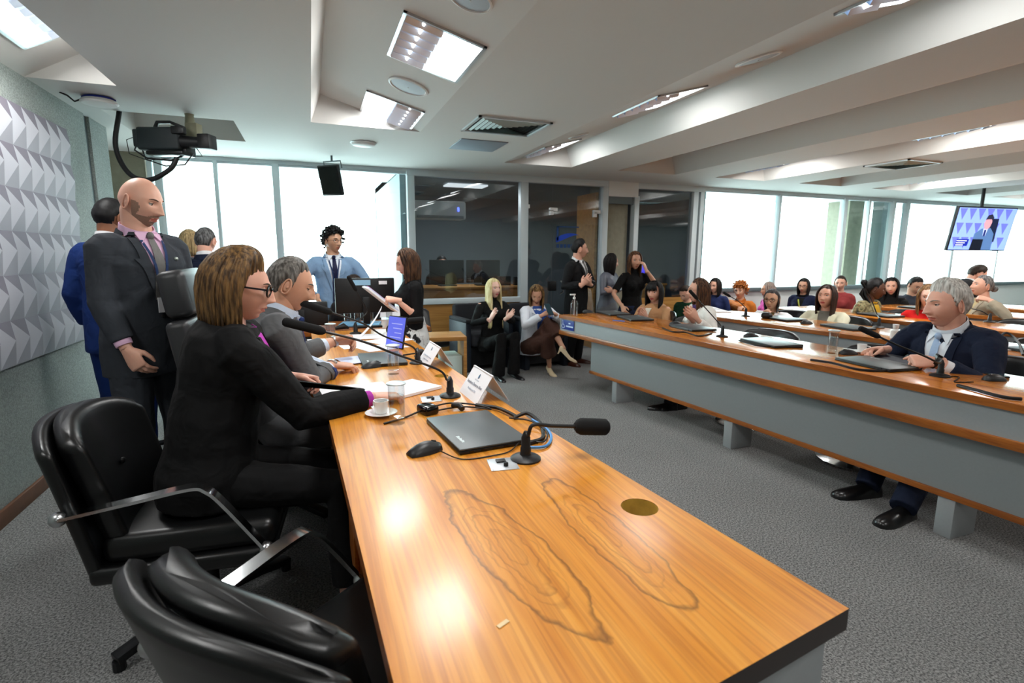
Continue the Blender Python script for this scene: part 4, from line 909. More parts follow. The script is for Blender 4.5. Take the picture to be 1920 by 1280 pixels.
# ---- hanging television
tv = thing('television', 'television hanging tilted before the right windows', 'television', (10.2, 5.35, 2.19), R(-8))
w, h = 1.22, .70; TM = RX(R(9))
def tvp(name, m, x0, x1, z0, z1, y0, y1, **k): b = MB(); b.box(x0, x1, y0, y1, z0, z1, M=TM); return obj(name, b, m, tv, **k)
tvp('casing', M_black, -w/2, w/2, -h, 0, 0, .05, bevel=.008)
E_ = lambda n_, c: mat('tv_'+n_, c, .4, emit=1.0)
scr = tvp('screen', E_('blue', (150, 180, 250)), -w/2+.02, w/2-.02, -h+.02, -.02, -.004, 0)
b = MB()
for i in range(6):
    for j in range(3):
        x0 = -w/2+.03+i*.185; z0 = -.03-j*.225
        b.add([TM @ V(p) for p in ((x0, -.006, z0), (x0+.15, -.006, z0), (x0+.09, -.006, z0-.18))], [(0, 1, 2)])
obj('picture_facets', b, E_('facet', (110, 118, 220)), scr)
def flat2(name, pts, c, y=-.008): b = MB(); b.add([TM @ V((x, y, z)) for x, z in pts], [tuple(range(len(pts)))]); obj(name, b, E_(name, c), scr, norm=False)
flat2('picture_chair', [(.10, -.18), (.27, -.18), (.30, -.55), (.10, -.55)], (20, 30, 60), -.0075)
flat2('picture_suit', [(-.17, -.68), (-.15, -.42), (-.03, -.34), (.15, -.33), (.25, -.42), (.28, -.68)], (86, 120, 170))
flat2('picture_shirt', [(.0, -.34), (.10, -.34), (.08, -.46), (.03, -.46)], (200, 214, 245), -.009)
flat2('picture_tie', [(.03, -.36), (.07, -.36), (.075, -.46), (.03, -.46)], (30, 40, 110), -.010)
flat2('picture_face', [(.0, -.20), (.06, -.16), (.12, -.17), (.14, -.24), (.12, -.32), (.06, -.36), (.01, -.33), (-.02, -.26)], (214, 160, 170), -.011)
flat2('picture_hair', [(-.01, -.20), (.02, -.13), (.10, -.11), (.15, -.16), (.15, -.23), (.11, -.19), (.05, -.19)], (40, 40, 62), -.012)
flat2('picture_laptop', [(-.17, -.68), (-.16, -.51), (.06, -.51), (.07, -.68)], (12, 16, 34), -.013)
flat2('picture_caption', [(-.50, -.62), (-.48, -.51), (-.23, -.51), (-.24, -.62)], (20, 40, 160), -.013)
b = MB()
for i in range(3): b.box(-.48, -.27-.03*i, -.0145, -.014, -.545-.033*i, -.53-.033*i, M=TM)
obj('caption_lettering', b, E_('white', (235, 240, 255)), scr)
b = MB(); b.tube([(0, .05, -.1), (0, .12, .02), (0, .12, .47)], .025, 10); b.box(-.25, .25, .05, .08, -.4, -.08, M=TM); obj('ceiling_bracket', b, M_black, tv)
# ------------------------------------------------------------ people
Z = V((0, 0, 1))
def vox(mb, size, smooth=4, mats=None, noise_amp=0, noise_sc=6., fac=.5):
    """union of overlapping closed shapes as one continuous skin"""
    me = mb.mesh('tmp'); bm = bmesh.new(); bm.from_mesh(me); bmesh.ops.recalc_face_normals(bm, faces=bm.faces); bm.to_mesh(me); bm.free()
    o = bpy.data.objects.new('tmp', me); COL.objects.link(o)
    m = o.modifiers.new('r', 'REMESH'); m.mode = 'VOXEL'; m.voxel_size = size
    if smooth: s = o.modifiers.new('s', 'SMOOTH'); s.factor = fac; s.iterations = smooth
    dg = bpy.context.evaluated_depsgraph_get(); r = bpy.data.meshes.new_from_object(o.evaluated_get(dg))
    bpy.data.objects.remove(o); bpy.data.meshes.remove(me)
    if noise_amp:
        for v in r.vertices:
            n = mnoise.noise_vector(v.co*noise_sc)+.5*mnoise.noise_vector(v.co*noise_sc*2.3); v.co += n*noise_amp
    r.polygons.foreach_set('use_smooth', [True]*len(r.polygons)); r.materials.clear(); return r
def join(meshes):
    """several meshes (with a material offset each) into one"""
    vs, fs, ms = [], [], []
    for me, off in meshes:
        o = len(vs); vs += [tuple(v.co) for v in me.vertices]
        for p in me.polygons: fs.append(tuple(i+o for i in p.vertices)); ms.append(p.material_index+off)
    r = bpy.data.meshes.new('body'); r.from_pydata(vs, [], fs); r.polygons.foreach_set('material_index', ms); r.polygons.foreach_set('use_smooth', [True]*len(fs)); return r
def link(name, me, mats, parent):
    me.transform(root_inv(parent)); me.name = name; o = bpy.data.objects.new(name, me); COL.objects.link(o)
    for m in (mats if isinstance(mats, (list, tuple)) else [mats]): me.materials.append(m)
    o.parent = parent; return o
def ik(a, b, l1, l2, pole):
    d = b-a; L = d.length
    if L > (l1+l2)*.998: b = a+d*((l1+l2)*.998/L); d = b-a; L = d.length
    u = d.normalized(); x = (l1*l1-l2*l2+L*L)/(2*L); h = math.sqrt(max(0, l1*l1-x*x))
    p = V(pole); p = p-u*p.dot(u); p = p.normalized() if p.length > 1e-6 else V((0, 0, -1)); return a+u*x+p*h, b
def sm(a, b, x): t = min(1, max(0, (x-a)/(b-a))); return t*t*(3-2*t)

# ---- head: +Y face, origin at the middle of the skull, 0.225 m from chin to crown
def headpt(dx, dy, dz, F):
    x, y, z = .074*dx, .095*dy, .1125*dz; zn = dz
    if zn < .15: k = (.15-zn)/1.15; x *= 1-F['jaw']*k**1.4
    if y < 0 and zn < -.05: k = (-.05-zn)/.95; y *= 1-.6*k
    if y > 0:
        y *= 1-.05*dz*dz
        if zn < -.1: k = (-.1-zn)/.9; y += .020*k*max(0, dy)
    if zn > .55: x *= 1-.04*(zn-.55)
    if dy > -.05:
        f = sm(0, .45, dy); ax = abs(x)
        g = lambda cx, cz, sx, sz: math.exp(-((ax-cx)/sx)**2-((z-cz)/sz)**2)
        if z > -.028: h = .005+(.022-z)*.42 if z < .022 else .005*math.exp(-((z-.022)/.012)**2)
        else: h = .026*math.exp(-((z+.028)/.0075)**2)
        h = max(0, h)*F['nose']; sx = .0085+.006*sm(.02, -.03, z)
        y += f*(h*math.exp(-(x/sx)**2)+.009*g(.0125, -.031, .0065, .0075)*F['nose']
             -.012*g(.031, .010, .0165, .0105)+.0045*g(.026, .030, .024, .0075)+.005*g(.045, -.022, .018, .020)
             +.0065*g(0, -.0545, .019, .005)+.0070*g(0, -.0675, .017, .0055)-.0045*g(0, -.0608, .024, .0022)
             -.003*g(0, -.0785, .02, .006)+.010*g(0, -.096, .020, .014)-.004*g(.028, -.052, .009, .02))
        if F.get('smile'): y += f*F['smile']*.005*g(.036, -.045, .012, .014)
    return V((x, y, z))
def head_mesh(F, nu, nv):
    """returns (mesh with material slots 0 skin 1 lips 2 beard, grid of points and directions)"""
    grid = []; dirs = []
    for i in range(nv+1):
        th = -math.pi/2+math.pi*i/nv; row = []; dr = []
        for j in range(nu):
            ph = 2*math.pi*j/nu
            # denser columns on the face
            ph = ph-.32*math.sin(ph)
            d = V((math.cos(th)*math.sin(ph), math.cos(th)*math.cos(ph), math.sin(th))); row.append(headpt(d.x, d.y, d.z, F)); dr.append(d)
        grid.append(row); dirs.append(dr)
    vs = [p for r in grid for p in r]; fs = []; ms = []
    for i in range(nv):
        for j in range(nu):
            k = (j+1) % nu; q = (i*nu+j, i*nu+k, (i+1)*nu+k, (i+1)*nu+j); fs.append(q)
            c = (vs[q[0]]+vs[q[2]])/2; m = 0
            w = .0235*(1-((c.z+.061)/.012)**2) if abs(c.z+.061) < .012 else 0
            if c.y > .06 and abs(c.x) < w: m = 1
            elif F.get('beard') and c.y > -.005 and c.z < -.041-.012*sm(.018, .040, abs(c.x))+.060*sm(.052, .070, abs(c.x)) and c.y > .006 and not (abs(c.x) < .023 and -.074 < c.z < -.052):
                m = 2 if not (c.z > -.05 and abs(c.x) < .012) else 2
            ms.append(m)
    return vs, fs, ms, grid, dirs
def hairline(az, H):
    """height of the hairline at azimuth az (0 face, pi nape)"""
    a = abs(az); f, t, e, n = H
    if a < .75: return f-.010*(a/.75)**2*H_REC[0]
    if a < 1.25: return f+(t-f)*sm(.75, 1.25, a)
    if a < 1.75: return t+(e-t)*sm(1.25, 1.5, a) if a < 1.5 else e+(.012-e)*sm(1.5, 1.7, a)
    return .012+(n-.012)*sm(1.75, 2.3, a)
H_REC = [1.]
def hair_cap(grid, dirs, H, th, Mh, nz=(0, 40), topth=None, seed=0., part=None, lift=(0, 0, 0)):
    nv, nu = len(grid)-1, len(grid[0]); vs = []; keep = []
    for i in range(nv+1):
        for j in range(nu):
            p, d = grid[i][j], dirs[i][j]; az = math.atan2(d.x, d.y); hl = hairline(az, H)+mnoise.noise(V((az*7, seed, 0)))*.007; m = p.z-hl
            k = sm(-.004, .040, m); up = max(0, d.z)
            t = (th+((topth or th)-th)*up)*k
            if part is not None and d.z > .3: t *= 1-.55*math.exp(-((p.x-part)/.008)**2)
            n = 0
            if nz[0]: n = mnoise.noise(p*nz[1]+V((seed, 0, 0)))*nz[0]+mnoise.noise(p*nz[1]*2.6+V((0, seed, 0)))*nz[0]*.5
            q = p+d*(t+n*k-.0015*(1-k))+V(lift)*k*up
            vs.append(q); keep.append(m > -.006)
    fs = []
    for i in range(nv):
        for j in range(nu):
            q = (i*nu+j, i*nu+(j+1) % nu, (i+1)*nu+(j+1) % nu, (i+1)*nu+j)
            if all(keep[x] for x in q): fs.append(q)
    mb = MB(); mb.add([Mh @ v for v in vs], fs); return mb
def locks(mb, Mh, n, length, seed=1, vol=.02, opening=60, rad=.008, part=0., tuck=0., wave=0., fwd=None, scale=1., spread=1., start=6, lenjit=.15, back=None, segs=7, fringe=False):
    """strands combed from the parting over an inflated skull, then falling"""
    rnd = random.Random(seed); E = V((.074+vol, .095+vol, .1125+vol*.9))
    for i in range(n):
        az = R(opening)+(math.pi-R(opening))*((i+rnd.random())/n)**.9; az *= 1 if i % 2 else -1
        lay = .75+.3*rnd.random(); E2 = E*(.93+.09*rnd.random()); pts = []
        x0 = part
        for k in range(segs):
            u = k/(segs-1); al = R(start+(100-start)*u)
            p = V((math.sin(al)*math.sin(az)*E2.x, math.sin(al)*math.cos(az)*E2.y, math.cos(al)*E2.z))
            p.x += x0*(1-u)**2; pts.append(Mh @ p)
        L = length*scale*(1-lenjit*rnd.random()); cen = Mh @ V((0, -.02, -.1)); m = max(3, int(L/.045)); p = pts[-1].copy()
        d0 = (pts[-1]-pts[-2]).normalized(); ph = rnd.random()*6
        for k in range(1, m+1):
            u = k/m; out = V((p.x-cen.x, p.y-cen.y, 0)); out = out.normalized() if out.length > 1e-5 else V((1, 0, 0))
            stp = (d0*(1-min(1, u*3))+(-Z)*min(1, u*3)).normalized()*(L/m)
            stp += out*(-tuck*u*L/m*2+wave*math.sin(ph+u*9)*.02)
            if fwd is not None and abs(az) < 1.9: stp += fwd*(L/m)*.22*(1 if k < 4 else .0)
            if back is not None and abs(az) >= 1.9: stp += back*(L/m)*.15
            p = p+stp; pts.append(p.copy())
        k_ = len(pts); r = [rad*scale*(.5+.5*min(1, 3*q/k_))*(1 if q < k_*.7 else 1-.85*(q-k_*.7)/(k_*.3)) for q in range(k_)]
        mb.tube(pts, r, 5, flat=.55)

# ---- hands
FING = {'flat': (6, 8, 6), 'relaxed': (22, 30, 18), 'curl': (42, 55, 30), 'fist': (75, 90, 55), 'hold': (50, 42, 25), 'straight': (3, 3, 3)}
def hand(Mw, side, pose, s, size):
    """Mw: wrist frame, +Y fingers, +Z back of the hand; thumb lies at side*X"""
    mb = MB(); c = side
    sec = [(-.045, .026, .021, 0), (0, .028, .020, 0), (.03, .037, .0185, .002*c), (.065, .042, .0155, 0), (.092, .040, .0125, 0), (.098, .034, .009, 0)]
    rs = [[(w*math.cos(a)+ox, y, h*math.sin(a)) for a in [2*math.pi*k/14 for k in range(14)]] for y, w, h, ox in sec]
    mb.rings(rs, M=Mw)
    a1, a2, a3 = FING[pose]; spreadf = .10 if pose in ('flat', 'straight') else .05
    for k, (bx, by, L) in enumerate(((.030, .088, .074), (.0105, .093, .082), (-.0105, .090, .076), (-.029, .082, .060))):
        r = .0088 if k < 3 else .0076; p = V((bx*c, by-.012, .001)); sp = bx/.03*spreadf*c; ang = 0; pts = [p]; q = p
        for ln, da in ((L*.45, a1+4*k*(pose != 'flat')), (L*.32, a2), (L*.25, a3)):
            ang += R(da); dr = V((math.sin(sp)*math.cos(ang), math.cos(sp)*math.cos(ang), -math.sin(ang))); q = q+dr*ln; pts.append(q)
        pts[1] += V((0, 0, .001)); mb.tube([pts[0], pts[0].lerp(pts[1], .5), pts[1], pts[1].lerp(pts[2], .5), pts[2], pts[3], pts[3]+(pts[3]-pts[2]).normalized()*r*.6], [r*1.05, r, r*1.05, r*.93, r*.97, r*.82, r*.4], 9, M=Mw)
    oc = .35 if pose in ('fist', 'hold', 'curl') else .12
    t0 = V((.022*c, .018, -.004)); t1 = t0+V((.026*c, .030, -.012-.01*oc)); t2 = t1+V((.012*c*(1-oc*2), .030, -.006-.02*oc)); t3 = t2+V((.001*c-.012*c*oc, .024, -.004-.012*oc))
    mb.tube([t0, t1, t1.lerp(t2, .5), t2, t3], [.014, .0115, .0105, .0098, .005], 9, M=Mw)
    return vox(mb, size, 2, fac=.4)
def wrist_frame(w, fd, up):
    y = V(fd).normalized(); z = V(up); z = (z-y*z.dot(y)).normalized(); return y, z
# ---- skin and cloth shades
def skin(n, c):
    m = mat('skin_'+n, c, .46, noise=(40, .05), ndark=.9, bump=(350, .06, .0008)); b = nodes_of(m)[2]
    b.inputs['Subsurface Weight'].default_value = .12; b.inputs['Subsurface Scale'].default_value = .012; b.inputs['Subsurface Radius'].default_value = (1, .35, .2); return m
def cloth(n, c, rough=.85, **k):
    if 'cloth_'+n in MATS: return MATS['cloth_'+n]
    m = mat('cloth_'+n, c, rough, bump=(420, .25, .0006), spec=.25, noise=(9, .10), ndark=.88, **k); N, L, b = nodes_of(m)
    tc = N.new('ShaderNodeTexCoord'); w = N.new('ShaderNodeTexNoise'); w.inputs['Scale'].default_value = 11; w.inputs['Detail'].default_value = 2; w.inputs['Distortion'].default_value = .8; L.new(tc.outputs['Object'], w.inputs[0])
    b2 = N.new('ShaderNodeBump'); b2.inputs['Strength'].default_value = .55; b2.inputs['Distance'].default_value = .02; L.new(w.outputs[0], b2.inputs['Height'])
    L.new(b.inputs['Normal'].links[0].from_socket, b2.inputs['Normal']); L.new(b2.outputs[0], b.inputs['Normal']); return m
def hairm(n, c, c2=None):
    m = mat('hair_'+n, c, .55, spec=.3)
    if m.get('done'): return m
    m['done'] = 1; N, L, b = nodes_of(m); tc = N.new('ShaderNodeTexCoord'); n_ = N.new('ShaderNodeTexNoise'); n_.inputs['Scale'].default_value = 85; n_.inputs['Detail'].default_value = 3
    mp = N.new('ShaderNodeMapping'); mp.inputs['Scale'].default_value = (1, 1, .16); L.new(tc.outputs['Object'], mp.inputs[0]); L.new(mp.outputs[0], n_.inputs[0])
    r = N.new('ShaderNodeValToRGB'); r.color_ramp.elements[0].position = .38; r.color_ramp.elements[1].position = .66
    r.color_ramp.elements[0].color = lin(c); r.color_ramp.elements[1].color = lin(c2 or tuple(min(255, v*1.35+8) for v in c)); L.new(n_.outputs[0], r.inputs[0]); L.new(r.outputs[0], b.inputs['Base Color']); return m
M_eye = mat('eye_white', (198, 190, 184), .3); M_iris = mat('iris', (36, 24, 18), .15)
SK = {'light': (226, 172, 148), 'pale': (236, 190, 172), 'tan': (206, 154, 126), 'brown': (150, 98, 70), 'dark': (92, 58, 42), 'ruddy': (222, 168, 146), 'olive': (206, 158, 128)}

def person(label, hc, face, body, s=1., sex='m', lean=8, side=0, pitch=8, roll=0, sk='light', hair=None, lod=1, top=None, legs='sit', larm=None, rarm=None, feet=None, extra=None, group=None, pelvis=None, F=None, knees=None, bottom=None, bend=.5, shoes=(16, 15, 16), neck_f=.02, cat='person', armk=1., swk=1.):
    """hc: centre of the head in the room; face, body: headings in degrees (0 = +X, 90 = +Y)"""
    hc = V(hc); fem = sex == 'f'; f0 = V((math.cos(R(body)), math.sin(R(body)), 0)); r0 = V((f0.y, -f0.x, 0))
    U = (Z*math.cos(R(lean))+f0*math.sin(R(lean))+r0*math.tan(R(side))).normalized()
    hf = V((math.cos(R(face)), math.sin(R(face)), 0))
    nb = hc-Z*((.154-.0014*min(24, max(0, lean)))*s)-hf*(neck_f*s)-f0*(.015+.035*math.sin(R(lean)))*s   # base of the neck
    tl = .535*s; ul = (Z*math.cos(R(lean*bend))+f0*math.sin(R(lean*bend))).normalized()
    P = nb-U*tl*.55-ul*tl*.45
    if pelvis is not None: P = V(pelvis)
    root = thing('person', label, cat, (P.x, P.y, 0), R(body-90), group)
    FF = {'jaw': .40 if fem else .33, 'nose': .85 if fem else 1.05}; FF.update(F or {})
    nearv = {0: .0062, 1: .010, 2: .014}[lod]
    SKM = skin(sk, SK[sk])
    # head frame
    hy = (hf*math.cos(R(pitch))-Z*math.sin(R(pitch))).normalized(); hx = hy.cross(Z).normalized(); hz = hx.cross(hy)
    if roll: q = Matrix.Rotation(R(roll), 3, hy); hx, hz = q @ hx, q @ hz
    Mh = frame(hc, hx*s, hy*s, hz*s)
    nu, nv = {0: (112, 84), 1: (72, 52), 2: (44, 34)}[lod]
    vs, fs, ms, grid, dirs = head_mesh(FF, nu, nv)
    hb = MB(); hb.v = [tuple(Mh @ v) for v in vs]; hb.f = fs; hb.m = ms
    # ears
    for sd in (-1, 1):
        hb.cm = 0; eM = Mh @ T(sd*.073, -.008, -.004) @ RZ(R(-22*sd)) @ RX(R(-8))
        n = 14; prof = []
        for k in range(n+1):
            a = 2*math.pi*k/n; prof.append(V((0, .017*math.cos(a)*(1-.18*math.sin(a-.4)), .031*math.sin(a)-(.004 if math.sin(a) < -.5 else 0))))
        hb.tube([eM @ (p+V((sd*.008, 0, 0))) for p in prof], [.0042*s]*len(prof), 7, cap=False)
        hb.ell((0, 0, 0), (.006, .016, .029), 10, 8, M=eM @ T(sd*.003, 0, 0)); hb.ell((0, .004, -.004), (.007, .007, .010), 8, 6, M=eM @ T(sd*.005, 0, 0))
    # eyes, lids and brows
    for sd in (-1, 1):
        ec = V((sd*.031, 0, .010)); d_ = V((ec.x/.074, 0, ec.z/.1125)); dy = math.sqrt(max(0, 1-d_.x**2-d_.z**2)); ys = headpt(d_.x, dy, d_.z, FF).y
        c_ = V((ec.x, ys-.0068, ec.z)); er = .0124
        hb.cm = 3; hb.ell((0, 0, 0), (er, er, er), 14, 10, M=Mh @ T(*c_))
        g = FF.get('gaze', (0, 0)); gd = V((math.sin(R(g[0])), math.cos(R(g[0])), math.sin(R(g[1])))).normalized()
        hb.cm = 4; hb.ell(c_+gd*(er*.60), (.0062, .0062, .0062) if lod < 2 else (.007, .007, .006), 10, 8, M=Mh)
        hb.cm = 0; lid = FF.get('lid', .25)
        rs = []
        for k in range(7):
            a = R(90-(48+lid*58)*k/6)
            rs.append([c_+V((math.cos(t_)*er*1.13*math.cos(a), math.sin(t_)*er*1.13*math.cos(a), math.sin(a)*er*1.1)) for t_ in [math.pi*q/10 for q in range(11)]])
        hb.rings(rs, cap=False, closed=False, M=Mh)
        hb.cm = 4; hb.tube([Mh @ q_ for q_ in rs[-1]], [.0004*s]+[.0014*s]*9+[.0004*s], 5); hb.cm = 0
        rs = [[c_+V((math.cos(t_)*er*1.10*math.cos(a), math.sin(t_)*er*1.10*math.cos(a), -math.sin(a)*er*1.06)) for t_ in [math.pi*q/10 for q in range(11)]] for a in [R(90-11*k) for k in range(6)]]
        hb.rings(rs, cap=False, closed=False, M=Mh)
        hb.cm = 5; bp_ = []
        for k in range(7):
            u = k/6; x = sd*(.014+.033*u); z = .0285+.006*math.sin(u*math.pi*.8)-.003*u+FF.get('brow', 0)*.004
            dx, dz = x/.074, z/.1125; y = headpt(dx, math.sqrt(max(.05, 1-dx*dx-dz*dz)), dz, FF).y; bp_.append(V((x, y-.0005, z)))
        hb.tube([Mh @ p for p in bp_], [.0018*s, .003*s, .0032*s, .003*s, .0026*s, .002*s, .001*s], 6)
    hme = hb.mesh('head')
    # skeleton
    sw = (.155 if fem else .178)*s*swk; sh = {}
    for k, sd in (('L', -1), ('R', 1)):
        sh[k] = nb+r0*(sd*sw)-U*((.040 if fem else .040+.014*(lean < 12))*s)+f0*((.008+(top or {}).get('shf', 0))*s)
    bodyb = MB()
    ctrl = P+ul*tl*.5
    def sp(t): 
        if t < 0: return P+ul*(t*tl)
        if t > 1: return nb+U*((t-1)*tl)
        return P*(1-t)**2+ctrl*(2*t*(1-t))+nb*t*t
    def tan(t): return ((sp(min(1.1, t+.05))-sp(t-.05)).normalized())
    def ring(t, w, d, fo=0., n=20, ex=2.3):
        c = sp(t); u = tan(t); fr = r0.cross(u) if False else (u.cross(r0)*-1); fr = (f0-u*f0.dot(u)).normalized(); rr = fr.cross(u).normalized()
        if rr.dot(r0) < 0: rr = -rr
        out = []
        for k in range(n):
            a = 2*math.pi*k/n; ca, sa = math.cos(a), math.sin(a)
            out.append(c+fr*(fo*s)+rr*(math.copysign(abs(ca)**(2/ex), ca)*w*s)+fr*(math.copysign(abs(sa)**(2/ex), sa)*d*s))
        return out
    if fem: TS = [(-.16, .10, .09, 0), (-.06, .165, .115, -.01), (.06, .175, .12, -.01), (.22, .152, .105, 0), (.42, .128, .092, .0), (.60, .140, .10, .008), (.74, .150, .112, .016), (.86, .148, .098, .006), (.95, .125, .078, -.004), (1.02, .06, .055, -.004)]
    else: TS = [(-.16, .11, .09, 0), (-.06, .165, .115, -.005), (.06, .168, .118, 0), (.22, .160, .115, .004), (.42, .153, .110, .006), (.60, .163, .115, .008), (.74, .176, .120, .008), (.86, .158, .104, .004), (.95, .108, .078, -.004), (1.02, .07, .06, -.004)]
    k_ = 1.0+(F or {}).get('girth', 0)
    bodyb.rings([ring(t, w*.90*k_, d*.88*k_, fo) for t, w, d, fo in TS])
    nr = (.050 if fem else .060)*s; nh = hc-hz*(.045*s)-hy*(.022*s)
    bodyb.tube([nb-U*.04*s, nb.lerp(nh, .45), nh, nh+hz*.03*s], [nr*1.25, nr, nr*.98, nr*.9], 14)
    arms = {}; handsm = []; hands_ok = []
    for k, sd, spec in (('L', -1, larm), ('R', 1, rarm)):
        S = sh[k]; l1, l2 = .285*s*armk, .25*s*armk
        if spec is None: spec = dict(w=S+(-Z*.50+f0*.06+r0*sd*.06)*s, fd=-Z+f0*.15, up=r0*sd, pose='relaxed', pole=-f0+r0*sd*.3)
        w = V(spec['w']); el, w = ik(S, w, l1, l2, spec.get('pole', -Z+r0*sd*.5-f0*.2)); arms[k] = (S, el, w)
        bodyb.tube([nb+r0*(sd*.05*s)-U*.07*s, S-r0*(sd*.02*s), S, S.lerp(el, .5), el, el.lerp(w, .3), w], [v*s*(.86 if fem else 1) for v in (.05, .052, .05, .043, .036, .038, .026)], 12)
        y, z = wrist_frame(w, spec.get('fd', (w-el)), spec.get('up', Z)); x = y.cross(z)
        hs = s*(.92 if fem else 1.03); side_ = sd*-1 if spec.get('flip') else -sd
        # thumb side: for a palm-down right hand the thumb points to the body's left
        Mw = frame(w, x*hs, y*hs, z*hs)
        handsm.append((hand(Mw, side_, spec.get('pose', 'relaxed'), s, {0: .0032, 1: .0045, 2: .006}[lod]*s), 0))
    hips = {k: P+r0*(sd*.088*s)-ul*.015*s for k, sd in (('L', -1), ('R', 1))}; lg = {}
    for k, sd in (('L', -1), ('R', 1)):
        h = hips[k]; a = None
        if feet and k in feet: a = V(feet[k])+Z*.075*s
        elif legs == 'sit': a = V((h.x, h.y, 0))+f0*(.40*s)+r0*(sd*.05)+Z*.075*s
        else: a = V((h.x, h.y, 0))+r0*(sd*.03*s)-f0*.02+Z*.075*s
        l1, l2 = .43*s, .42*s
        if legs == 'stand': L = (h-a).length/2+.002; l1 = l2 = max(L, .30)
        elif (h-a).length > l1+l2: l1 = l2 = (h-a).length/2+.01
        kn, a = ik(h, a, l1, l2, (knees or {}).get(k, f0*1.+Z*.9 if legs == 'sit' else f0)); lg[k] = (h, kn, a)
        bodyb.tube([h+ul*.03*s, h.lerp(kn, .4), kn, kn.lerp(a, .3), kn.lerp(a, .75), a], [v*s*.9 for v in (.085, .075, .055, .055, .037, .034)], 12)
    bme = vox(bodyb, nearv*1.5, 3)
    # feet stay inside the shoes
    beard = mat('beard_'+sk, tuple(int(a*.45+b_*.55) for a, b_ in zip(SK[sk], (60, 48, 40))), .7, noise=(300, .3))
    bd = FF.get('beardcol')
    if bd: beard = mat('beard_%d_%d_%d' % bd, bd, .7, noise=(300, .3))
    lips = mat('lips_'+str(FF.get('lips', sk)), FF.get('lips') or tuple(int(v*m_) for v, m_ in zip(SK[sk], (.86, .66, .66))), .4)
    HM = hair[1] if hair else beard
    bodyo = link('body', join([(bme, 0), (hme, 0)]+handsm), [SKM, lips, beard, M_eye, M_iris, FF.get('browm') or HM], root)
    for m_, _ in handsm: bpy.data.meshes.remove(m_)
    bpy.data.meshes.remove(bme); bpy.data.meshes.remove(hme)
    # ---------------- clothes
    top = dict(top or {}); kind = top.get('kind', 'suit'); tm = top['m']; g = top.get('grow', .016 if kind in ('suit', 'blazer') else .006)*s
    mb = MB(); hem = top.get('hem', (-.30 if kind == 'suit' else -.24) if legs == 'stand' else -.13); hi = top.get('neck', .975) if kind in ('suit', 'blazer') else top.get('neck', 1.03)
    rs = []
    hw0 = TS[1][1]
    ts = sorted(set([hem, (hem-.06)/2]+[t for t, *_ in TS if t > -.05 and t < hi-.03]+[hi]))
    def tsz(t):
        if t <= TS[1][0]: return TS[1][1]*1.02, TS[1][2]*1.02, TS[1][3]
        for (ta, wa, da, fa), (tb, wb, db, fb) in zip(TS, TS[1:]):
            if t <= tb: u = (t-ta)/(tb-ta); return wa+(wb-wa)*u, da+(db-da)*u, fa+(fb-fa)*u
        return TS[-1][1:]
    for t in ts:
        w, d, fo = tsz(t)
        if kind in ('suit', 'blazer') and .2 < t < .6: w = max(w, .148); d = max(d, .105)
        rs.append(ring(t, w*k_+g/s, d*k_+g/s, fo))
    mb.rings(rs)
    if fem and top.get('bust', 1):
        for sd in (-1, 1): mb.ell(sp(.70)+(f0-U*f0.dot(U)).normalized()*(.082*s)+r0*(sd*.068*s), (.068*s*k_, .068*s*k_, .072*s), 14, 10)
    cuff = top.get('sleeve', .92)
    for k, sd in (('L', -1), ('R', 1)):
        S, el, w = arms[k]; e = (.012 if kind in ('suit', 'blazer') else .005)*s; ff = .88 if fem else 1.
        pts = [nb+r0*(sd*.04*s)-U*.080*s, S-r0*(sd*.045*s)-U*.004*s, S-r0*(sd*.012*s)-U*.008*s, S+r0*(sd*.002*s)-U*.022*s, S.lerp(el, .22), S.lerp(el, .5)]; ra = [.050, .053, .055, .056, .055, .050]
        if cuff > .5: u = (cuff-.5)/.5; pts += [el, el.lerp(w, u*.5), el.lerp(w, u)]; ra += [.045, .044, .036]
        else: pts[-1] = S.lerp(el, cuff*2*.6); pts.append(S.lerp(el, cuff*2)); ra += [.050]
        mb.tube(pts, [v*s*ff*top.get('sl', 1)+e for v in ra], 14)
    if kind in ('shawl',):
        mb.ell(sp(.78), (.21*s, .15*s, .15*s), 18, 12); mb.ell(sp(.5), (.20*s, .16*s, .18*s), 18, 12)
    ame = vox(mb, nearv, {0: 5, 1: 3, 2: 2}[lod], noise_amp=(.006 if lod == 0 else .005)*s, noise_sc=7.)
    bvh = BVHTree.FromPolygons([v.co.copy() for v in ame.vertices], [tuple(p.vertices) for p in ame.polygons])
    ao = link(top.get('name', {'suit': 'suit_jacket', 'blazer': 'blazer'}.get(kind, 'top')), ame, tm, root)
    def surf(t, x, off=.004):
        """point on the front of the garment: t along the spine, x to the wearer's right"""
        c = sp(t); u = tan(t); fr = (f0-u*f0.dot(u)).normalized(); o = c+r0*(x*s)+fr*(.6*s)
        h = bvh.ray_cast(o, -fr, 1.0)
        if h[0] is None or t > .99: return nb+r0*(x*s)+(f0-U*f0.dot(U)).normalized()*((.080-abs(x)*.35)*s+off*s)+U*(t-1)*tl*.8
        return h[0]+fr*off*s
    def strip(name, rows, m, par=None, off=.004, nc=5, th=.002):
        mb = MB(); A, B_ = [], []
        for t, xa, xb in rows:
            a = [surf(t, xa+(xb-xa)*i/nc, off) for i in range(nc+1)]; A.append(a); B_.append([p-f0*th*s for p in a])
        rs = [a+list(reversed(b_)) for a, b_ in zip(A, B_)]; mb.rings(rs); return obj(name, mb, m, par or root, world=True, smooth=True, angle=60)
    def lerp_rows(r0_, n=10):
        out = []
        for (ta, a1, a2), (tb, b1, b2) in zip(r0_, r0_[1:]):
            for i in range(n): u = i/n; out.append((ta+(tb-ta)*u, a1+(b1-a1)*u, a2+(b2-a2)*u))
        return out+[r0_[-1]]
    vb = top.get('vb', .50)   # where the lapels close
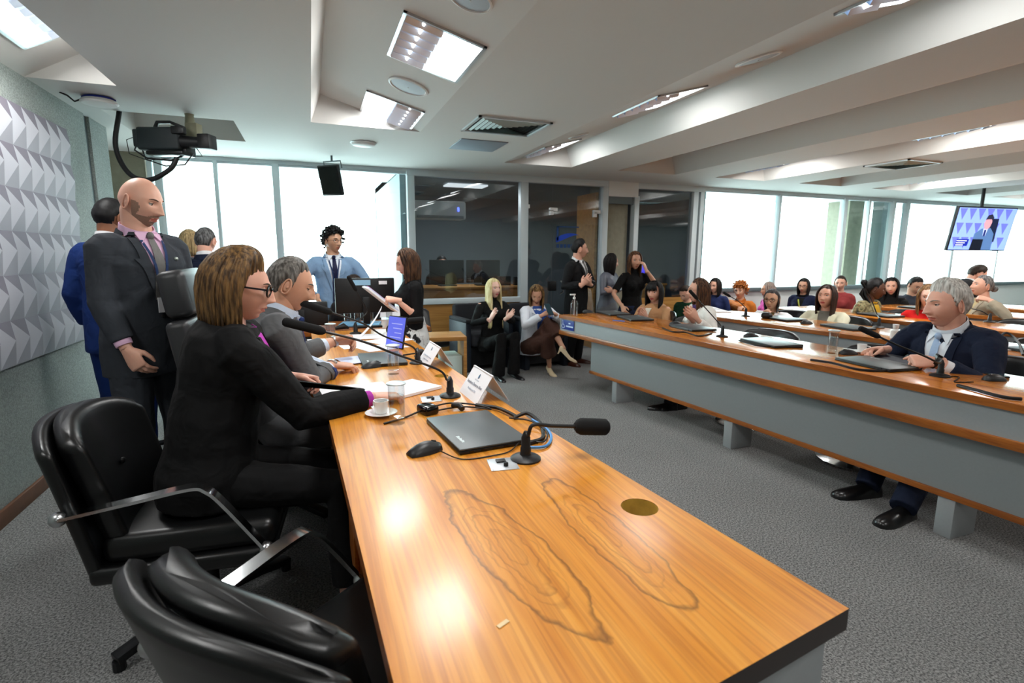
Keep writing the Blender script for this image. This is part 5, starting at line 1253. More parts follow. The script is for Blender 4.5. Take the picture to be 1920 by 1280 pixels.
    if kind in ('suit', 'blazer') and not top.get('noshirt'):
        wv = top.get('vw', .058)
        strip('shirt' if kind == 'suit' else 'blouse', lerp_rows([(vb, -.006, .006), ((vb+.97)/2, -wv*.75, wv*.75), (.97, -wv*1.05, wv*1.05), (1.04, -wv*.9, wv*.9)], 6), top['shirt'], off=.005, nc=8)
        for sd in (-1, 1):
            strip('lapel', lerp_rows([(vb-.01, sd*.004, sd*.016), (.72, sd*wv*.62, sd*(wv*.62+.042)), (.80, sd*wv*.78, sd*(wv*.78+.058)), (.805, sd*wv*.78, sd*(wv*.78+.038)), (.97, sd*wv*1.03, sd*(wv+.032)), (1.03, sd*wv*.95, sd*(wv+.020))], 5), tm, ao, off=.011, nc=4, th=.006)
        if kind == 'suit':
            for i in range(2): mb = MB(); mb.ell(surf(vb-.02-.13*i, 0, .004), (.008*s, .008*s, .008*s), 8, 6); obj('button', mb, M_black, ao, world=True, smooth=True)
    if top.get('tie'):
        strip('necktie', lerp_rows([(top.get('tie_end', vb), -.030, .030), (.70, -.027, .027), (.97, -.015, .015)], 6), top['tie'], off=.014, nc=4)
        mb = MB(); c = surf(.995, 0, .014); mb.ell((0, 0, 0), (.017*s, .014*s, .019*s), 10, 8, M=frame(c, r0, (f0-U*f0.dot(U)).normalized(), U)); obj('tie_knot', mb, top['tie'], root, world=True, smooth=True)
    if kind in ('suit', 'blazer') and top.get('collar', 1) and not top.get('noshirt'):
        cm_ = top['shirt']; ax_ = (nh-nb).normalized(); fr = (f0-ax_*f0.dot(ax_)).normalized(); rr = fr.cross(ax_); rs = []
        c0 = nb.lerp(nh, .02)
        def cr(h, rad, dip): return [c0+ax_*(h*s+dip*s*(math.sin(a)*-1 if math.sin(a) > 0 else math.sin(a)*-.5))+rr*(math.cos(a)*rad*s)+fr*(math.sin(a)*rad*s*1.02+.004*s) for a in [2*math.pi*i/20 for i in range(20)]]
        k2 = .86 if fem else 1.
        mb = MB(); mb.rings([cr(-.010, .082*k2, .034), cr(.018, .074*k2, .034), cr(.044, .070*k2, .032), cr(.044, .067*k2, .032), cr(.012, .069*k2, .034)], cap=False); obj('shirt_collar' if kind == 'suit' else 'collar', mb, cm_, root, world=True, smooth=True, angle=80)
        if kind == 'suit':
            for sd in (-1, 1):
                a0 = surf(1.03, sd*.010, .012); a1 = surf(1.03, sd*.058, .010); a2 = surf(.93, sd*.052, .018); a3 = surf(.975, sd*.016, .018)
                mb = MB(); mb.add([a0, a1, a2, a3], [(0, 1, 2, 3)]); mb.add([p-f0*.004 for p in (a0, a1, a2, a3)], [(3, 2, 1, 0)]); obj('collar_point', mb, cm_, root, world=True)
            # jacket collar round the back of the neck
        mb = MB(); bk_ = lambda h, rad: [c0+ax_*((h-.030*sm(-.4, .75, math.sin(a)))*s)+rr*(math.cos(a)*rad*s)+fr*(math.sin(a)*rad*s*1.02+.002*s) for a in [R(165+210*i/20) for i in range(21)]]
        mb.rings([bk_(-.022, .104*k2), bk_(.008, .090*k2), bk_(.028, .081*k2), bk_(.008, .078*k2)], cap=False, closed=False); n_ = obj('jacket_collar', mb, tm, ao, world=True, smooth=True, angle=80)
    if top.get('turtle'):
        ax_ = (nh-nb).normalized(); mb = MB(); mb.tube([nb-ax_*.02*s, nb+ax_*.03*s, nb+ax_*.07*s], [nr*1.35, nr*1.2, nr*1.12], 16); obj('neck_band', mb, tm, ao, world=True, smooth=True)
    if top.get('cuffs'):
        for k in ('L', 'R'):
            S, el, w = arms[k]; mb = MB(); a = el.lerp(w, max(0, (cuff-.5)/.5-.06)); b_ = el.lerp(w, min(1.06, (cuff-.5)/.5+.11)); mb.tube([a, a.lerp(b_, .5), b_], [.037*s*(.9 if fem else 1), .036*s*(.9 if fem else 1), .035*s*(.9 if fem else 1)], 14); obj('shirt_cuff', mb, top['cuffs'], root, world=True, smooth=True)
    # lower garment
    bottom = bottom or dict(kind='trousers', m=cloth('charcoal', (36, 36, 40))); mb = MB(); bk = bottom['kind']
    e = .010*s
    if bk == 'trousers':
        mb.rings([ring(t, w*k_+.008, d*k_+.008, fo) for t, w, d, fo in TS[:4]])
        for k in ('L', 'R'):
            h, kn, a = lg[k]; fl = bottom.get('flare', 0); cut = bottom.get('cut', .0)
            a2 = a.lerp(kn, cut); a2 = a2+(a-kn).normalized()*(.03*s*(1-cut*8) if cut < .12 else 0)
            mb.tube([h+ul*.04*s, h.lerp(kn, .35), kn, kn.lerp(a2, .5), a2], [v*s*(.93 if fem else 1) for v in (.098, .092, .072, .062+fl*.4, .056+fl)], 14)
    elif bk == 'skirt':
        if legs == 'sit':
            mb.rings([ring(t, w+.012, d+.012, fo) for t, w, d, fo in TS[:4]])
            for k in ('L', 'R'):
                h, kn, a = lg[k]; mb.tube([h+ul*.03*s, h.lerp(kn, .5), kn, kn.lerp(a, bottom.get('len', .3))], [.115*s, .11*s, .095*s, .105*s], 14)
            m_ = (lg['L'][1]+lg['R'][1])/2; mb.tube([P, m_.lerp(P, .45), m_, m_-Z*.10*s], [.12*s, .12*s, .105*s, .10*s], 14)
        else:
            zb = bottom.get('z', .42); c = P; rr_ = []
            for u in (0, .12, .3, .6, 1.): 
                z = (P.z+bottom.get('zt', .10))*(1-u)+zb*u; w = (.128 if 'zt' in bottom else .155)+(.062 if 'zt' in bottom else .035)*sm(0, .35, u)+bottom.get('flare', .01)*u; d = .115+.03*sm(0, .3, u)+bottom.get('flare', .01)*u
                rr_.append([V((c.x, c.y, z))+r0*(math.cos(a)*w*s)+f0*(math.sin(a)*d*s) for a in [2*math.pi*i/20 for i in range(20)]])
            mb.rings(rr_)
    lm = vox(mb, nearv*1.15, 3, noise_amp=.004*s, noise_sc=8.); link('trousers' if bk == 'trousers' else 'skirt', lm, bottom['m'], root)
    # shoes
    shm = mat('shoe_%d_%d_%d' % shoes, shoes, .3, coat=.3)
    for k, sd in (('L', -1), ('R', 1)):
        h, kn, a = lg[k]; fdv = f0+r0*sd*.15
        if (feet or {}).get(k+'d'): fdv = V(feet[k+'d'])
        fdv = V((fdv.x, fdv.y, fdv.z)).normalized(); sx = fdv.cross(Z).normalized(); up_ = sx.cross(fdv); g0 = a-Z*.075*s if not (feet or {}).get(k+'d') else a-up_*.075*s
        mb = MB(); heel = bottom.get('heel', 0); rs = []
        for y, w, hh in ((-.065, .022, .05), (-.05, .031, .075), (0, .034, .082), (.05, .037, .062), (.10, .042, .05), (.15, .041, .042), (.185, .030, .032), (.198, .012, .018)):
            ww = w*(.85 if fem else 1.08); zz = heel*max(0, (.10-y)/.16)
            rs.append([g0+fdv*(y*s)+sx*(math.cos(q_)*ww*s)+up_*((zz+max(.0, hh*math.sin(q_))*(1 if not heel else .7) if q_ <= math.pi else zz)*s) for q_ in [math.pi*i/8 for i in range(9)]])
        mb.rings(rs)
        if heel: mb.tube([g0-fdv*.045*s+up_*heel*s*1.1, g0-fdv*.05*s], [.016*s, .006*s], 8)
        obj('shoe', mb, shm, root, world=True, smooth=True, angle=70)
    # ---------------- hair
    if hair:
        hk, hm_, ho = hair[0], hair[1], (hair[2] if len(hair) > 2 else {}); ho = dict(ho); nl = {0: 1., 1: .6, 2: .36}[lod]
        H = ho.pop('line', (.080, .056, -.012, -.070)); th = ho.pop('th', .014); seed = ho.pop('seed', hash(label) % 97*0+len(label)*1.7)
        if hk == 'short': mb = hair_cap(grid, dirs, H, th, Mh, ho.get('nz', (.003, 55)), ho.get('top'), seed, ho.get('part'), ho.get('lift', (0, 0, 0)))
        elif hk == 'curly':
            mb = hair_cap(grid, dirs, H, th*.6, Mh, (.004, 70), ho.get('top'), seed); rnd = random.Random(int(seed))
            for _ in range(int(ho.get('n', 330)*nl)):
                i = rnd.randrange(int(nv*.35), nv); j = rnd.randrange(nu); p, d = grid[i][j], dirs[i][j]
                if p.z < hairline(math.atan2(d.x, d.y), H)-.002: continue
                q = Mh @ (p+d*(th*(.35+.85*rnd.random()))); r_ = s*(.009+.010*rnd.random())*ho.get('cs', 1); mb.ell(q, (r_, r_, r_*.8), 7, 5)
        else:
            mb = hair_cap(grid, dirs, H, th, Mh, (.0025, 60), ho.get('top'), seed, ho.get('part'))
            if hk == 'long': locks(mb, Mh, int(ho.get('n', 200)*nl), ho.get('len', .3), int(seed), ho.get('vol', .016), ho.get('open', 62), ho.get('rad', .0085)/max(.55, nl**.6), ho.get('part', 0.), ho.get('tuck', .1), ho.get('wave', 0), f0*ho['fwd'] if ho.get('fwd') else None, s, back=-f0*ho['bk'] if ho.get('bk') else None, lenjit=ho.get('jit', .15))
            if hk == 'bun': c_ = V(ho.get('at', (0, -.115, .02))); mb.ell((0, 0, 0), (.036, .034, .034), 14, 10, M=Mh @ T(*c_))
            if hk == 'pony':
                c_ = V((0, -.105, .04)); p_ = Mh @ c_; rnd = random.Random(3)
                for _ in range(26):
                    o_ = V((rnd.uniform(-.02, .02), rnd.uniform(-.02, .02), 0)); mb.tube([p_+o_*.5, p_-hy*.05*s+o_, p_-hy*.06*s-Z*.10*s+o_*1.4, p_-hy*.04*s-Z*ho.get('len', .2)*s+o_], [.010*s, .012*s, .011*s, .004*s], 6)
            if ho.get('bangs'):
                rnd = random.Random(5)
                for _ in range(40):
                    x = rnd.uniform(-.05, .05); mb.tube([Mh @ V((x*.6, .03, .118)), Mh @ V((x*.9, .085, .095)), Mh @ V((x*1.1, .108-abs(x)*.4, .050)), Mh @ V((x*1.15, .104-abs(x)*.5, .028+rnd.uniform(-.008, .008)))], [.006*s, .007*s, .006*s, .002*s], 5, flat=.6)
        obj('hair', mb, hm_, root, world=True, smooth=True, angle=180)
    return dict(root=root, Mh=Mh, surf=surf, strip=strip, lerp=lerp_rows, arms=arms, sp=sp, f0=f0, r0=r0, s=s, U=U, P=P, nb=nb, lg=lg, nh=nh, nr=nr, hy=hy, jacket=ao)
def glasses_on(p, m=None, r=.022, w=.0022, h=.8, name='eyeglasses'):
    Mh, s = p['Mh'], p['s']; m = m or M_black; root = p['root']; mb = MB()
    for sd in (-1, 1):
        mb.tube([Mh @ V((sd*.033+r*1.12*math.cos(a), .098-.012*abs(math.cos(a)*.5+.5 if sd > 0 else .5-math.cos(a)*.5), .008+r*h*math.sin(a))) for a in [2*math.pi*i/20 for i in range(21)]], w*s, 6, cap=False)
        mb.tube([Mh @ V((sd*.058, .088, .012)), Mh @ V((sd*.077, .05, .012)), Mh @ V((sd*.079, -.005, .010)), Mh @ V((sd*.077, -.02, -.005))], w*s*.9, 6)
    mb.tube([Mh @ V((-.011, .100, .012)), Mh @ V((0, .104, .015)), Mh @ V((.011, .100, .012))], w*s, 6); g = obj(name, mb, m, root, world=True, smooth=True)
    for sd in (-1, 1):
        mb = MB(); mb.add([Mh @ V((sd*.033+r*1.08*math.cos(a), .097-.012*abs(math.cos(a)*.5+.5 if sd > 0 else .5-math.cos(a)*.5), .008+r*h*.96*math.sin(a))) for a in [2*math.pi*i/20 for i in range(20)]], [tuple(range(20))]); obj('lens', mb, M_clear, g, world=True, norm=False)
def lanyard(p, m, end=.55, x0=.045):
    for sd in (-1, 1): p['strip']('lanyard', p['lerp']([(end, sd*.002, sd*.012), (.75, sd*.022, sd*.034), (.96, sd*x0, sd*(x0+.012))], 6), m, off=.017, nc=2)
# ------------------------------------------------------------ the people of the photograph
BLK = cloth('black', (13, 13, 14)); NAVY = cloth('navy', (20, 28, 48)); WHT = cloth('white', (232, 232, 234)); GRY = cloth('grey_suit', (94, 95, 97)); CHAR = cloth('charcoal_suit', (56, 60, 66))
GTR = cloth('charcoal', (36, 36, 40))
def hd(*c): return V((math.cos(R(c[0])), math.sin(R(c[0])), c[1] if len(c) > 1 else 0))
# 1 woman in black at the head table
hb_brown = hairm('brown_highlights', (60, 43, 26), (128, 96, 56))
p = person('woman with a brown bob in a black blazer leaning over the table', at(450, 540, d=1.95), 4, 2, 1.06, 'f', lean=13, pitch=12, sk='ruddy', lod=0,
    hair=('long', hb_brown, dict(len=.145, n=420, vol=.040, open=86, rad=.0068, tuck=.02, th=.028, top=.040, part=-.02, jit=.5, wave=.12, line=(.076, .052, -.02, -.075))),
    top=dict(kind='blazer', m=BLK, shirt=cloth('magenta', (176, 60, 168)), cuffs=cloth('magenta', (176, 60, 168)), sleeve=.90, vb=.66, neck=1.03, collar=0, bust=.0, sl=1.26, grow=.034, shf=.03),
    bottom=dict(kind='trousers', m=BLK, cut=.16, heel=.045), shoes=(14, 13, 14), F=dict(nose=1.0, lid=.5, gaze=(0, -14), jaw=.34, girth=.06), armk=1.15,
    rarm=dict(w=at(705, 744, z=HT+.035), fd=hd(10, -.06), up=Z, pose='relaxed', pole=-Z-hd(90)*.25), larm=dict(w=at(552, 706, y=2.38), fd=hd(8, -.25), up=Z*.8+hd(90)*.4, pose='curl', pole=-Z+hd(90)*.5),
    feet=dict(R=(.07, 1.93, 0), L=(.16, 2.2, 0)))
glasses_on(p, mat('dark_frames', (20, 18, 20), .25), .024, .0036, .85)
# 2 man in the grey suit
p = person('man in a grey suit and blue tie reading at the head table', at(543, 534, d=2.5), 2, 2, 1.08, 'm', lean=22, pitch=20, sk='tan', lod=0,
    hair=('short', hairm('salt_pepper', (62, 58, 54), (126, 122, 116)), dict(th=.011, top=.017, nz=(.002, 60), line=(.084, .062, -.018, -.068))),
    top=dict(kind='suit', m=GRY, shirt=cloth('pale_blue', (208, 220, 238)), tie=cloth('royal_tie', (32, 52, 104), .6), cuffs=cloth('pale_blue', (208, 220, 238)), sleeve=.84),
    bottom=dict(kind='trousers', m=GRY), F=dict(lid=.7, gaze=(0, -20), nose=1.1),
    rarm=dict(w=at(622, 685, z=HT+.045), fd=hd(6, -.10), up=Z, pose='relaxed', pole=-Z-hd(90)*.7), larm=dict(w=at(627, 640, z=HT+.11), fd=hd(-4, .08), up=Z*.6+hd(90)*.6, pose='hold', pole=-Z+hd(90)*.6))
for nm, k, m_ in (('bracelet', 'R', M_chromeb), ('wristwatch', 'L', M_chromeb)):
    S, el, w = p['arms'][k]; d_ = (w-el).normalized(); mb = MB(); c = w-d_*.010; mb.tube([c, c+d_*.016], .032*p['s'], 16); obj(nm, mb, m_, p['root'], world=True, smooth=True, angle=40)
# 3 bald man standing
p = person('bald bearded man in a dark grey suit standing behind the chairs', at(263, 379, d=2.6), -22, -44, 1.05, 'm', lean=3, pitch=16, sk='light', lod=0, legs='stand', hair=None, armk=.92, swk=.93,
    top=dict(kind='suit', m=CHAR, shirt=cloth('pink', (226, 186, 214)), tie=cloth('grey_tie', (110, 108, 106), .6), vb=.44, vw=.056, hem=-.26, cuffs=cloth('pink', (226, 186, 214)), sleeve=.90),
    bottom=dict(kind='trousers', m=CHAR), F=dict(beard=1, beardcol=(150, 118, 100), lid=.45, gaze=(0, -14), browm=hairm('brown_brow', (60, 42, 30)), girth=.04),
    rarm=dict(w=at(238, 655, d=2.5), fd=hd(-20, -1.8), up=hd(-116), pose='relaxed', pole=hd(154)+hd(-116)*.4))
lanyard(p, cloth('lanyard_blue', (44, 62, 100)), .50)
mb = MB(); mb.ell(p['surf'](.80, -.085, .014), (.010, .010, .010), 10, 8); obj('lapel_pin', mb, mat('pin_silver', (190, 200, 190), .3, metal=.6), p['root'], world=True, smooth=True)
b = MB(); c = p['surf'](.46, .0, .018); Mx = frame(c, p['r0'], p['f0'], Z); b.box(-.028, .028, -.002, .002, -.075, .0, M=Mx); obj('badge', b, M_paper, p['root'], world=True)
S, el, w = p['arms']['R']
# 4-6 people at the far left
person('dark haired man in a blue suit half hidden behind the bald man', at(208, 408, y=3.95), 62, 70, .97, 'm', lean=2, sk='brown', lod=2, legs='stand', hair=('short', hairm('black', (14, 13, 14)), dict(th=.012)),
    top=dict(kind='suit', m=cloth('royal_blue', (26, 52, 112)), shirt=WHT), bottom=dict(kind='trousers', m=cloth('royal_blue', (26, 52, 112))))
person('grey haired man in navy seen from behind', at(386, 452, y=4.9), 70, 95, .93, 'm', lean=4, sk='light', lod=1, legs='stand', hair=('short', hairm('iron_grey', (52, 52, 52), (112, 112, 112)), dict(th=.010)),
    top=dict(kind='suit', m=NAVY, shirt=WHT), bottom=dict(kind='trousers', m=NAVY))
person('fair haired person beyond the man in navy', at(356, 455, y=5.45), 110, 110, .93, 'f', lean=3, sk='light', lod=2, legs='stand', hair=('long', hairm('fair', (150, 128, 92)), dict(len=.12, n=140)), top=dict(kind='top', m=cloth('dull_grey', (90, 92, 96))), bottom=dict(kind='trousers', m=BLK))
# 7 curly haired man
LB = cloth('light_blue_suit', (128, 158, 190))
p = person('curly haired man in a light blue suit before the window', at(625, 452, y=5.5), -58, -86, .98, 'm', lean=1, pitch=4, sk='olive', lod=1, legs='stand', hair=('curly', hairm('black', (14, 13, 14)), dict(th=.034, n=900, line=(.076, .050, -.012, -.06), cs=1.)),
    top=dict(kind='suit', m=LB, shirt=cloth('white_shirt', (225, 232, 240)), tie=cloth('navy_tie', (22, 26, 60), .6), vb=.28, vw=.075, hem=-.18, tie_end=.12), bottom=dict(kind='trousers', m=LB), F=dict(beard=0),
    rarm=dict(w=at(596, 560, y=5.35), fd=hd(-90, -1.4), up=hd(180), pose='relaxed', pole=hd(180)+hd(90)*.3), larm=dict(w=at(661, 560, y=5.35), fd=hd(-90, -1.4), up=hd(0), pose='relaxed', pole=hd(0)+hd(90)*.3))
glasses_on(p, M_blackm, .021, .0016); lanyard(p, cloth('lanyard_blue', (44, 62, 100)), .40)
b = MB(); p['strip']('belt', [(.06, -.11, .11), (.00, -.11, .11)], M_black, off=.012, nc=8)
# 8 behind the monitor
person('dark haired person seated behind the staff monitor', at(664, 536, y=5.3), -92, -92, .95, 'm', lean=10, pitch=30, sk='light', lod=2, hair=('short', hairm('dark_brown', (34, 24, 18)), dict(th=.014)), top=dict(kind='top', m=GTR))
# 9 woman with the binder
M_pr = mat('skirt_print', (214, 214, 212), .85); N, L, bs = nodes_of(M_pr); tc = N.new('ShaderNodeTexCoord'); n_ = N.new('ShaderNodeTexNoise'); n_.inputs['Scale'].default_value = 5.5; n_.inputs['Detail'].default_value = 3; n_.inputs['Distortion'].default_value = 1.6; L.new(tc.outputs['Object'], n_.inputs[0])
rp = N.new('ShaderNodeValToRGB'); el_ = rp.color_ramp.elements; el_[0].position = 0; el_[0].color = (.01, .01, .012, 1); el_[1].position = .70; el_[1].color = (.02, .16, .10, 1)
for p_, c_ in ((.44, (.012, .012, .014, 1)), (.455, (.66, .66, .65, 1)), (.52, (.70, .70, .69, 1)), (.53, (.28, .28, .28, 1)), (.56, (.68, .68, .67, 1)), (.685, (.66, .66, .65, 1))): z_ = el_.new(p_); z_.color = c_
L.new(n_.outputs[0], rp.inputs[0]); L.new(rp.outputs[0], bs.inputs['Base Color'])
p = person('woman in a black top and printed skirt holding a binder', at(764, 492, y=4.35), 176, 184, .93, 'f', lean=-2, pitch=22, sk='light', lod=1, legs='stand', hair=('long', hairm('chestnut', (44, 28, 20), (96, 66, 44)), dict(len=.20, n=230, bk=.3, tuck=.05, open=66)),
    top=dict(kind='top', m=BLK, sleeve=.66, hem=.30), bottom=dict(kind='skirt', m=M_pr, zt=.20, z=.36, flare=.02, heel=.05), F=dict(lid=.7),
    rarm=dict(w=at(746, 566, y=4.36), fd=hd(178, .18), up=hd(90)*.5+Z, pose='hold', pole=-Z+hd(0)*.6), larm=dict(w=at(744, 562, y=4.14), fd=hd(178, .18), up=hd(-90)*.5+Z, pose='hold', pole=-Z+hd(0)*.6))
b = MB(); b.box(-.15, .15, -.11, .11, 0, .012); t = thing('binder', 'open white binder in the hands of the skirt woman', 'binder', at(712, 562, y=4.25), R(6)); t.rotation_euler = (0, R(40), R(6)); obj('cover', b, M_paper, t, bevel=.002)
b = MB(); b.box(-.145, .145, -.105, .105, .013, .020); obj('pages', b, M_paperb, t); b = MB(); b.box(-.14, .02, -.03, .03, .021, .029); obj('magenta_case', b, mat('magenta_case', (150, 30, 110), .5), t, bevel=.003)
# 10 in the booth
person('shadowy person behind the booth monitors', at(828, 494, y=7.95), -90, -90, .95, 'm', sk='brown', lod=2, hair=('short', hairm('black', (14, 13, 14)), dict(th=.02)), top=dict(kind='top', m=GTR))
# 11 blonde woman
p = person('woman with very long blonde hair in black, seated clapping', at(925, 541, y=5.85), -72, -80, .98, 'f', lean=-2, pitch=0, sk='pale', lod=1, hair=('long', hairm('platinum', (206, 186, 128), (236, 222, 176)), dict(len=.46, n=190, fwd=.55, part=.0, open=58, vol=.012, tuck=-.05, rad=.010)),
    top=dict(kind='top', m=BLK, turtle=1), bottom=dict(kind='trousers', m=BLK, flare=.03, heel=.02), shoes=(16, 14, 16), F=dict(smile=1, lips=(190, 80, 90)),
    rarm=dict(w=at(920, 598, y=5.50), fd=hd(-60, 1.5), up=hd(-170), pose='flat', pole=-Z+hd(180)), larm=dict(w=at(950, 596, y=5.50), fd=hd(-50, .8), up=hd(10), pose='flat', pole=-Z+hd(0)*.8), feet=dict(R=(1.93, 5.50, 0), L=(2.12, 5.52, 0)))
mb = MB(); mb.ell(p['surf'](.80, 0, .006), (.014, .006, .014), 8, 6); obj('pendant', mb, M_porc, p['root'], world=True, smooth=True)
# 12 woman in the brown skirt
p = person('woman in a white cardigan and brown skirt, legs crossed, on her phone', at(1006, 552, y=5.72), -110, -84, .97, 'f', lean=6, pitch=30, sk='tan', lod=1, hair=('long', hairm('brown_blond', (58, 40, 26), (150, 116, 70)), dict(len=.24, n=190, fwd=.4, wave=.25, rad=.0095)),
    top=dict(kind='blazer', m=cloth('white_knit', (222, 226, 234)), shirt=cloth('cobalt', (56, 88, 160)), vb=.18, vw=.075, collar=0), bottom=dict(kind='skirt', m=cloth('brown_skirt', (74, 50, 42)), len=.55, heel=.06), shoes=(226, 206, 170), F=dict(lid=.8),
    rarm=dict(w=at(1018, 590, y=5.42), fd=hd(-20, .5), up=hd(180), pose='hold', pole=-Z+hd(180)), larm=dict(w=at(1040, 588, y=5.42), fd=hd(-160, .4), up=hd(0)+Z*.3, pose='hold', pole=-Z+hd(0)),
    feet=dict(R=at(1030, 700, z=0), L=at(1058, 668, y=5.28), Ld=hd(-30, -.45)))
t = phone('phone in the hands of the brown skirt woman', at(1029, 580, y=5.38), 0); t.rotation_euler = (R(50), 0, R(10))
# 13-15 the three by the booth door
p = person('man in a black suit clapping by the booth door', at(1087, 467, y=5.95), -16, -58, .97, 'm', lean=0, pitch=4, sk='light', lod=1, legs='stand', hair=('short', hairm('black', (14, 13, 14)), dict(th=.018, top=.028)),
    top=dict(kind='suit', m=cloth('black_suit', (24, 24, 26)), shirt=WHT, tie=cloth('grey_tie', (110, 108, 106), .6), vb=.52), bottom=dict(kind='trousers', m=cloth('black_suit', (24, 24, 26))), shoes=(70, 34, 22), F=dict(browm=hairm('black', (14, 13, 14))),
    rarm=dict(w=at(1092, 533, y=5.66), fd=hd(-10, 1.0), up=hd(-100)+Z*.2, pose='flat', pole=-Z+hd(150)*.6), larm=dict(w=at(1106, 533, y=5.70), fd=hd(-150, .3), up=-Z+hd(-60)*.6, pose='relaxed', pole=-Z+hd(0)*.6))
mb = MB(); mb.tube([p['Mh'] @ V((-.024, .098, -.047)), p['Mh'] @ V((0, .104, -.044)), p['Mh'] @ V((.024, .098, -.047))], [.002, .005, .002], 6); obj('moustache', mb, hairm('black', (14, 13, 14)), p['root'], world=True, smooth=True)
person('woman in a grey satin blouse and grey skirt with folded arms', at(1146, 491, y=6.15), -14, -62, .92, 'f', lean=0, pitch=10, sk='light', lod=1, legs='stand', hair=('long', hairm('black_brown', (20, 16, 15)), dict(len=.17, n=190)),
    top=dict(kind='top', m=mat('satin_grey', (108, 112, 124), .4, bump=(12, .4, .01)), hem=0., sleeve=.86), bottom=dict(kind='skirt', m=cloth('mid_grey', (120, 122, 126)), z=.5),
    rarm=dict(w=at(1160, 537, y=5.92), fd=hd(0, .35), up=hd(-80), pose='relaxed', pole=-Z+hd(180)), larm=dict(w=at(1150, 545, y=5.90), fd=hd(160, .1), up=hd(-80), pose='relaxed', pole=-Z+hd(0)))
p = person('woman in a black tee and jeans raising her hand to her hair', at(1190, 489, y=5.72), -100, -84, .97, 'f', lean=0, pitch=4, sk='tan', lod=1, legs='stand', hair=('long', hairm('brown_ends', (38, 26, 20), (120, 80, 48)), dict(len=.24, n=190, fwd=.2)),
    top=dict(kind='top', m=BLK, sleeve=.40, turtle=1, hem=-.04), bottom=dict(kind='trousers', m=cloth('denim', (30, 40, 66))),
    larm=dict(w=at(1211, 505, y=5.50), fd=hd(120, 2.2), up=hd(-60), pose='relaxed', pole=-Z+hd(0)*.8+hd(-90)*.3), rarm=dict(w=at(1167, 575, y=5.50), fd=hd(-100, -.9), up=hd(180)+Z*.4, pose='relaxed', pole=hd(100)+hd(180)*.5))
# 16-19 front row far end
p = person('woman with black fringe in a beige shawl clapping at the front desk', at(1227, 548, x=3.72), 214, 205, 1.03, 'f', lean=4, pitch=4, sk='light', lod=1, hair=('long', hairm('black', (14, 13, 14)), dict(len=.23, n=220, vol=.022, fwd=.2, bangs=1, rad=.009)),
    top=dict(kind='shawl', name='shawl', m=cloth('camel', (186, 140, 100)), bust=0, grow=.014, sleeve=.85), F=dict(lips=(186, 70, 76)),
    rarm=dict(w=at(1204, 598, x=3.42), fd=hd(200, 1.3), up=hd(110), pose='flat', pole=-Z+hd(110)), larm=dict(w=at(1213, 598, x=3.42), fd=hd(200, 1.3), up=hd(-70), pose='flat', pole=-Z+hd(-70)))
p['strip']('scarf_tie', p['lerp']([(.74, -.02, .03), (.98, -.03, .03)], 6), cloth('ivory', (222, 216, 200)), off=.012)
for sd in (-1, 1): mb = MB(); mb.ell((sd*.080, .0, -.040), (.008, .006, .010), 8, 6, M=p['Mh']); obj('earring', mb, mat('gold', (200, 160, 70), .25, metal=1), p['root'], world=True, smooth=True)
person('person in dark green looking down behind the shawl woman', at(1286, 550, x=4.85), 190, 200, .98, 'f', lean=14, pitch=35, sk='light', lod=2, hair=('short', hairm('dark_brown', (34, 24, 18)), dict(th=.016)), top=dict(kind='top', m=cloth('bottle_green', (28, 62, 42))))
p = person('woman with glasses in a white blazer clapping at the front desk', at(1310, 545, x=3.74), 154, 168, 1.05, 'f', lean=6, pitch=2, sk='light', lod=1, hair=('long', hairm('brown_ends2', (40, 26, 20), (104, 68, 44)), dict(len=.24, n=230, open=74, bk=.3, tuck=.0)),
    top=dict(kind='blazer', m=cloth('ivory_white', (236, 234, 228)), shirt=cloth('plum', (84, 60, 110)), vb=.40, collar=0), F=dict(smile=.5), feet=dict(R=at(1256, 768, z=0), L=at(1275, 766, z=0)),
    rarm=dict(w=at(1297, 598, x=3.46), fd=hd(176, 1.1), up=hd(90), pose='flat', pole=-Z+hd(90)*.6), larm=dict(w=at(1307, 598, x=3.46), fd=hd(165, 1.1), up=hd(-90), pose='flat', pole=-Z+hd(-90)*.6))
glasses_on(p, mat('gold_frames', (150, 120, 70), .3, metal=1), .021, .0014)
person('dark haired woman just behind the white blazer', at(1341, 536, x=5.6), 196, 200, .95, 'f', lean=4, sk='light', lod=2, hair=('long', hairm('black_brown', (20, 16, 15)), dict(len=.16, n=160)), top=dict(kind='top', m=cloth('deep_blue', (34, 44, 84))))
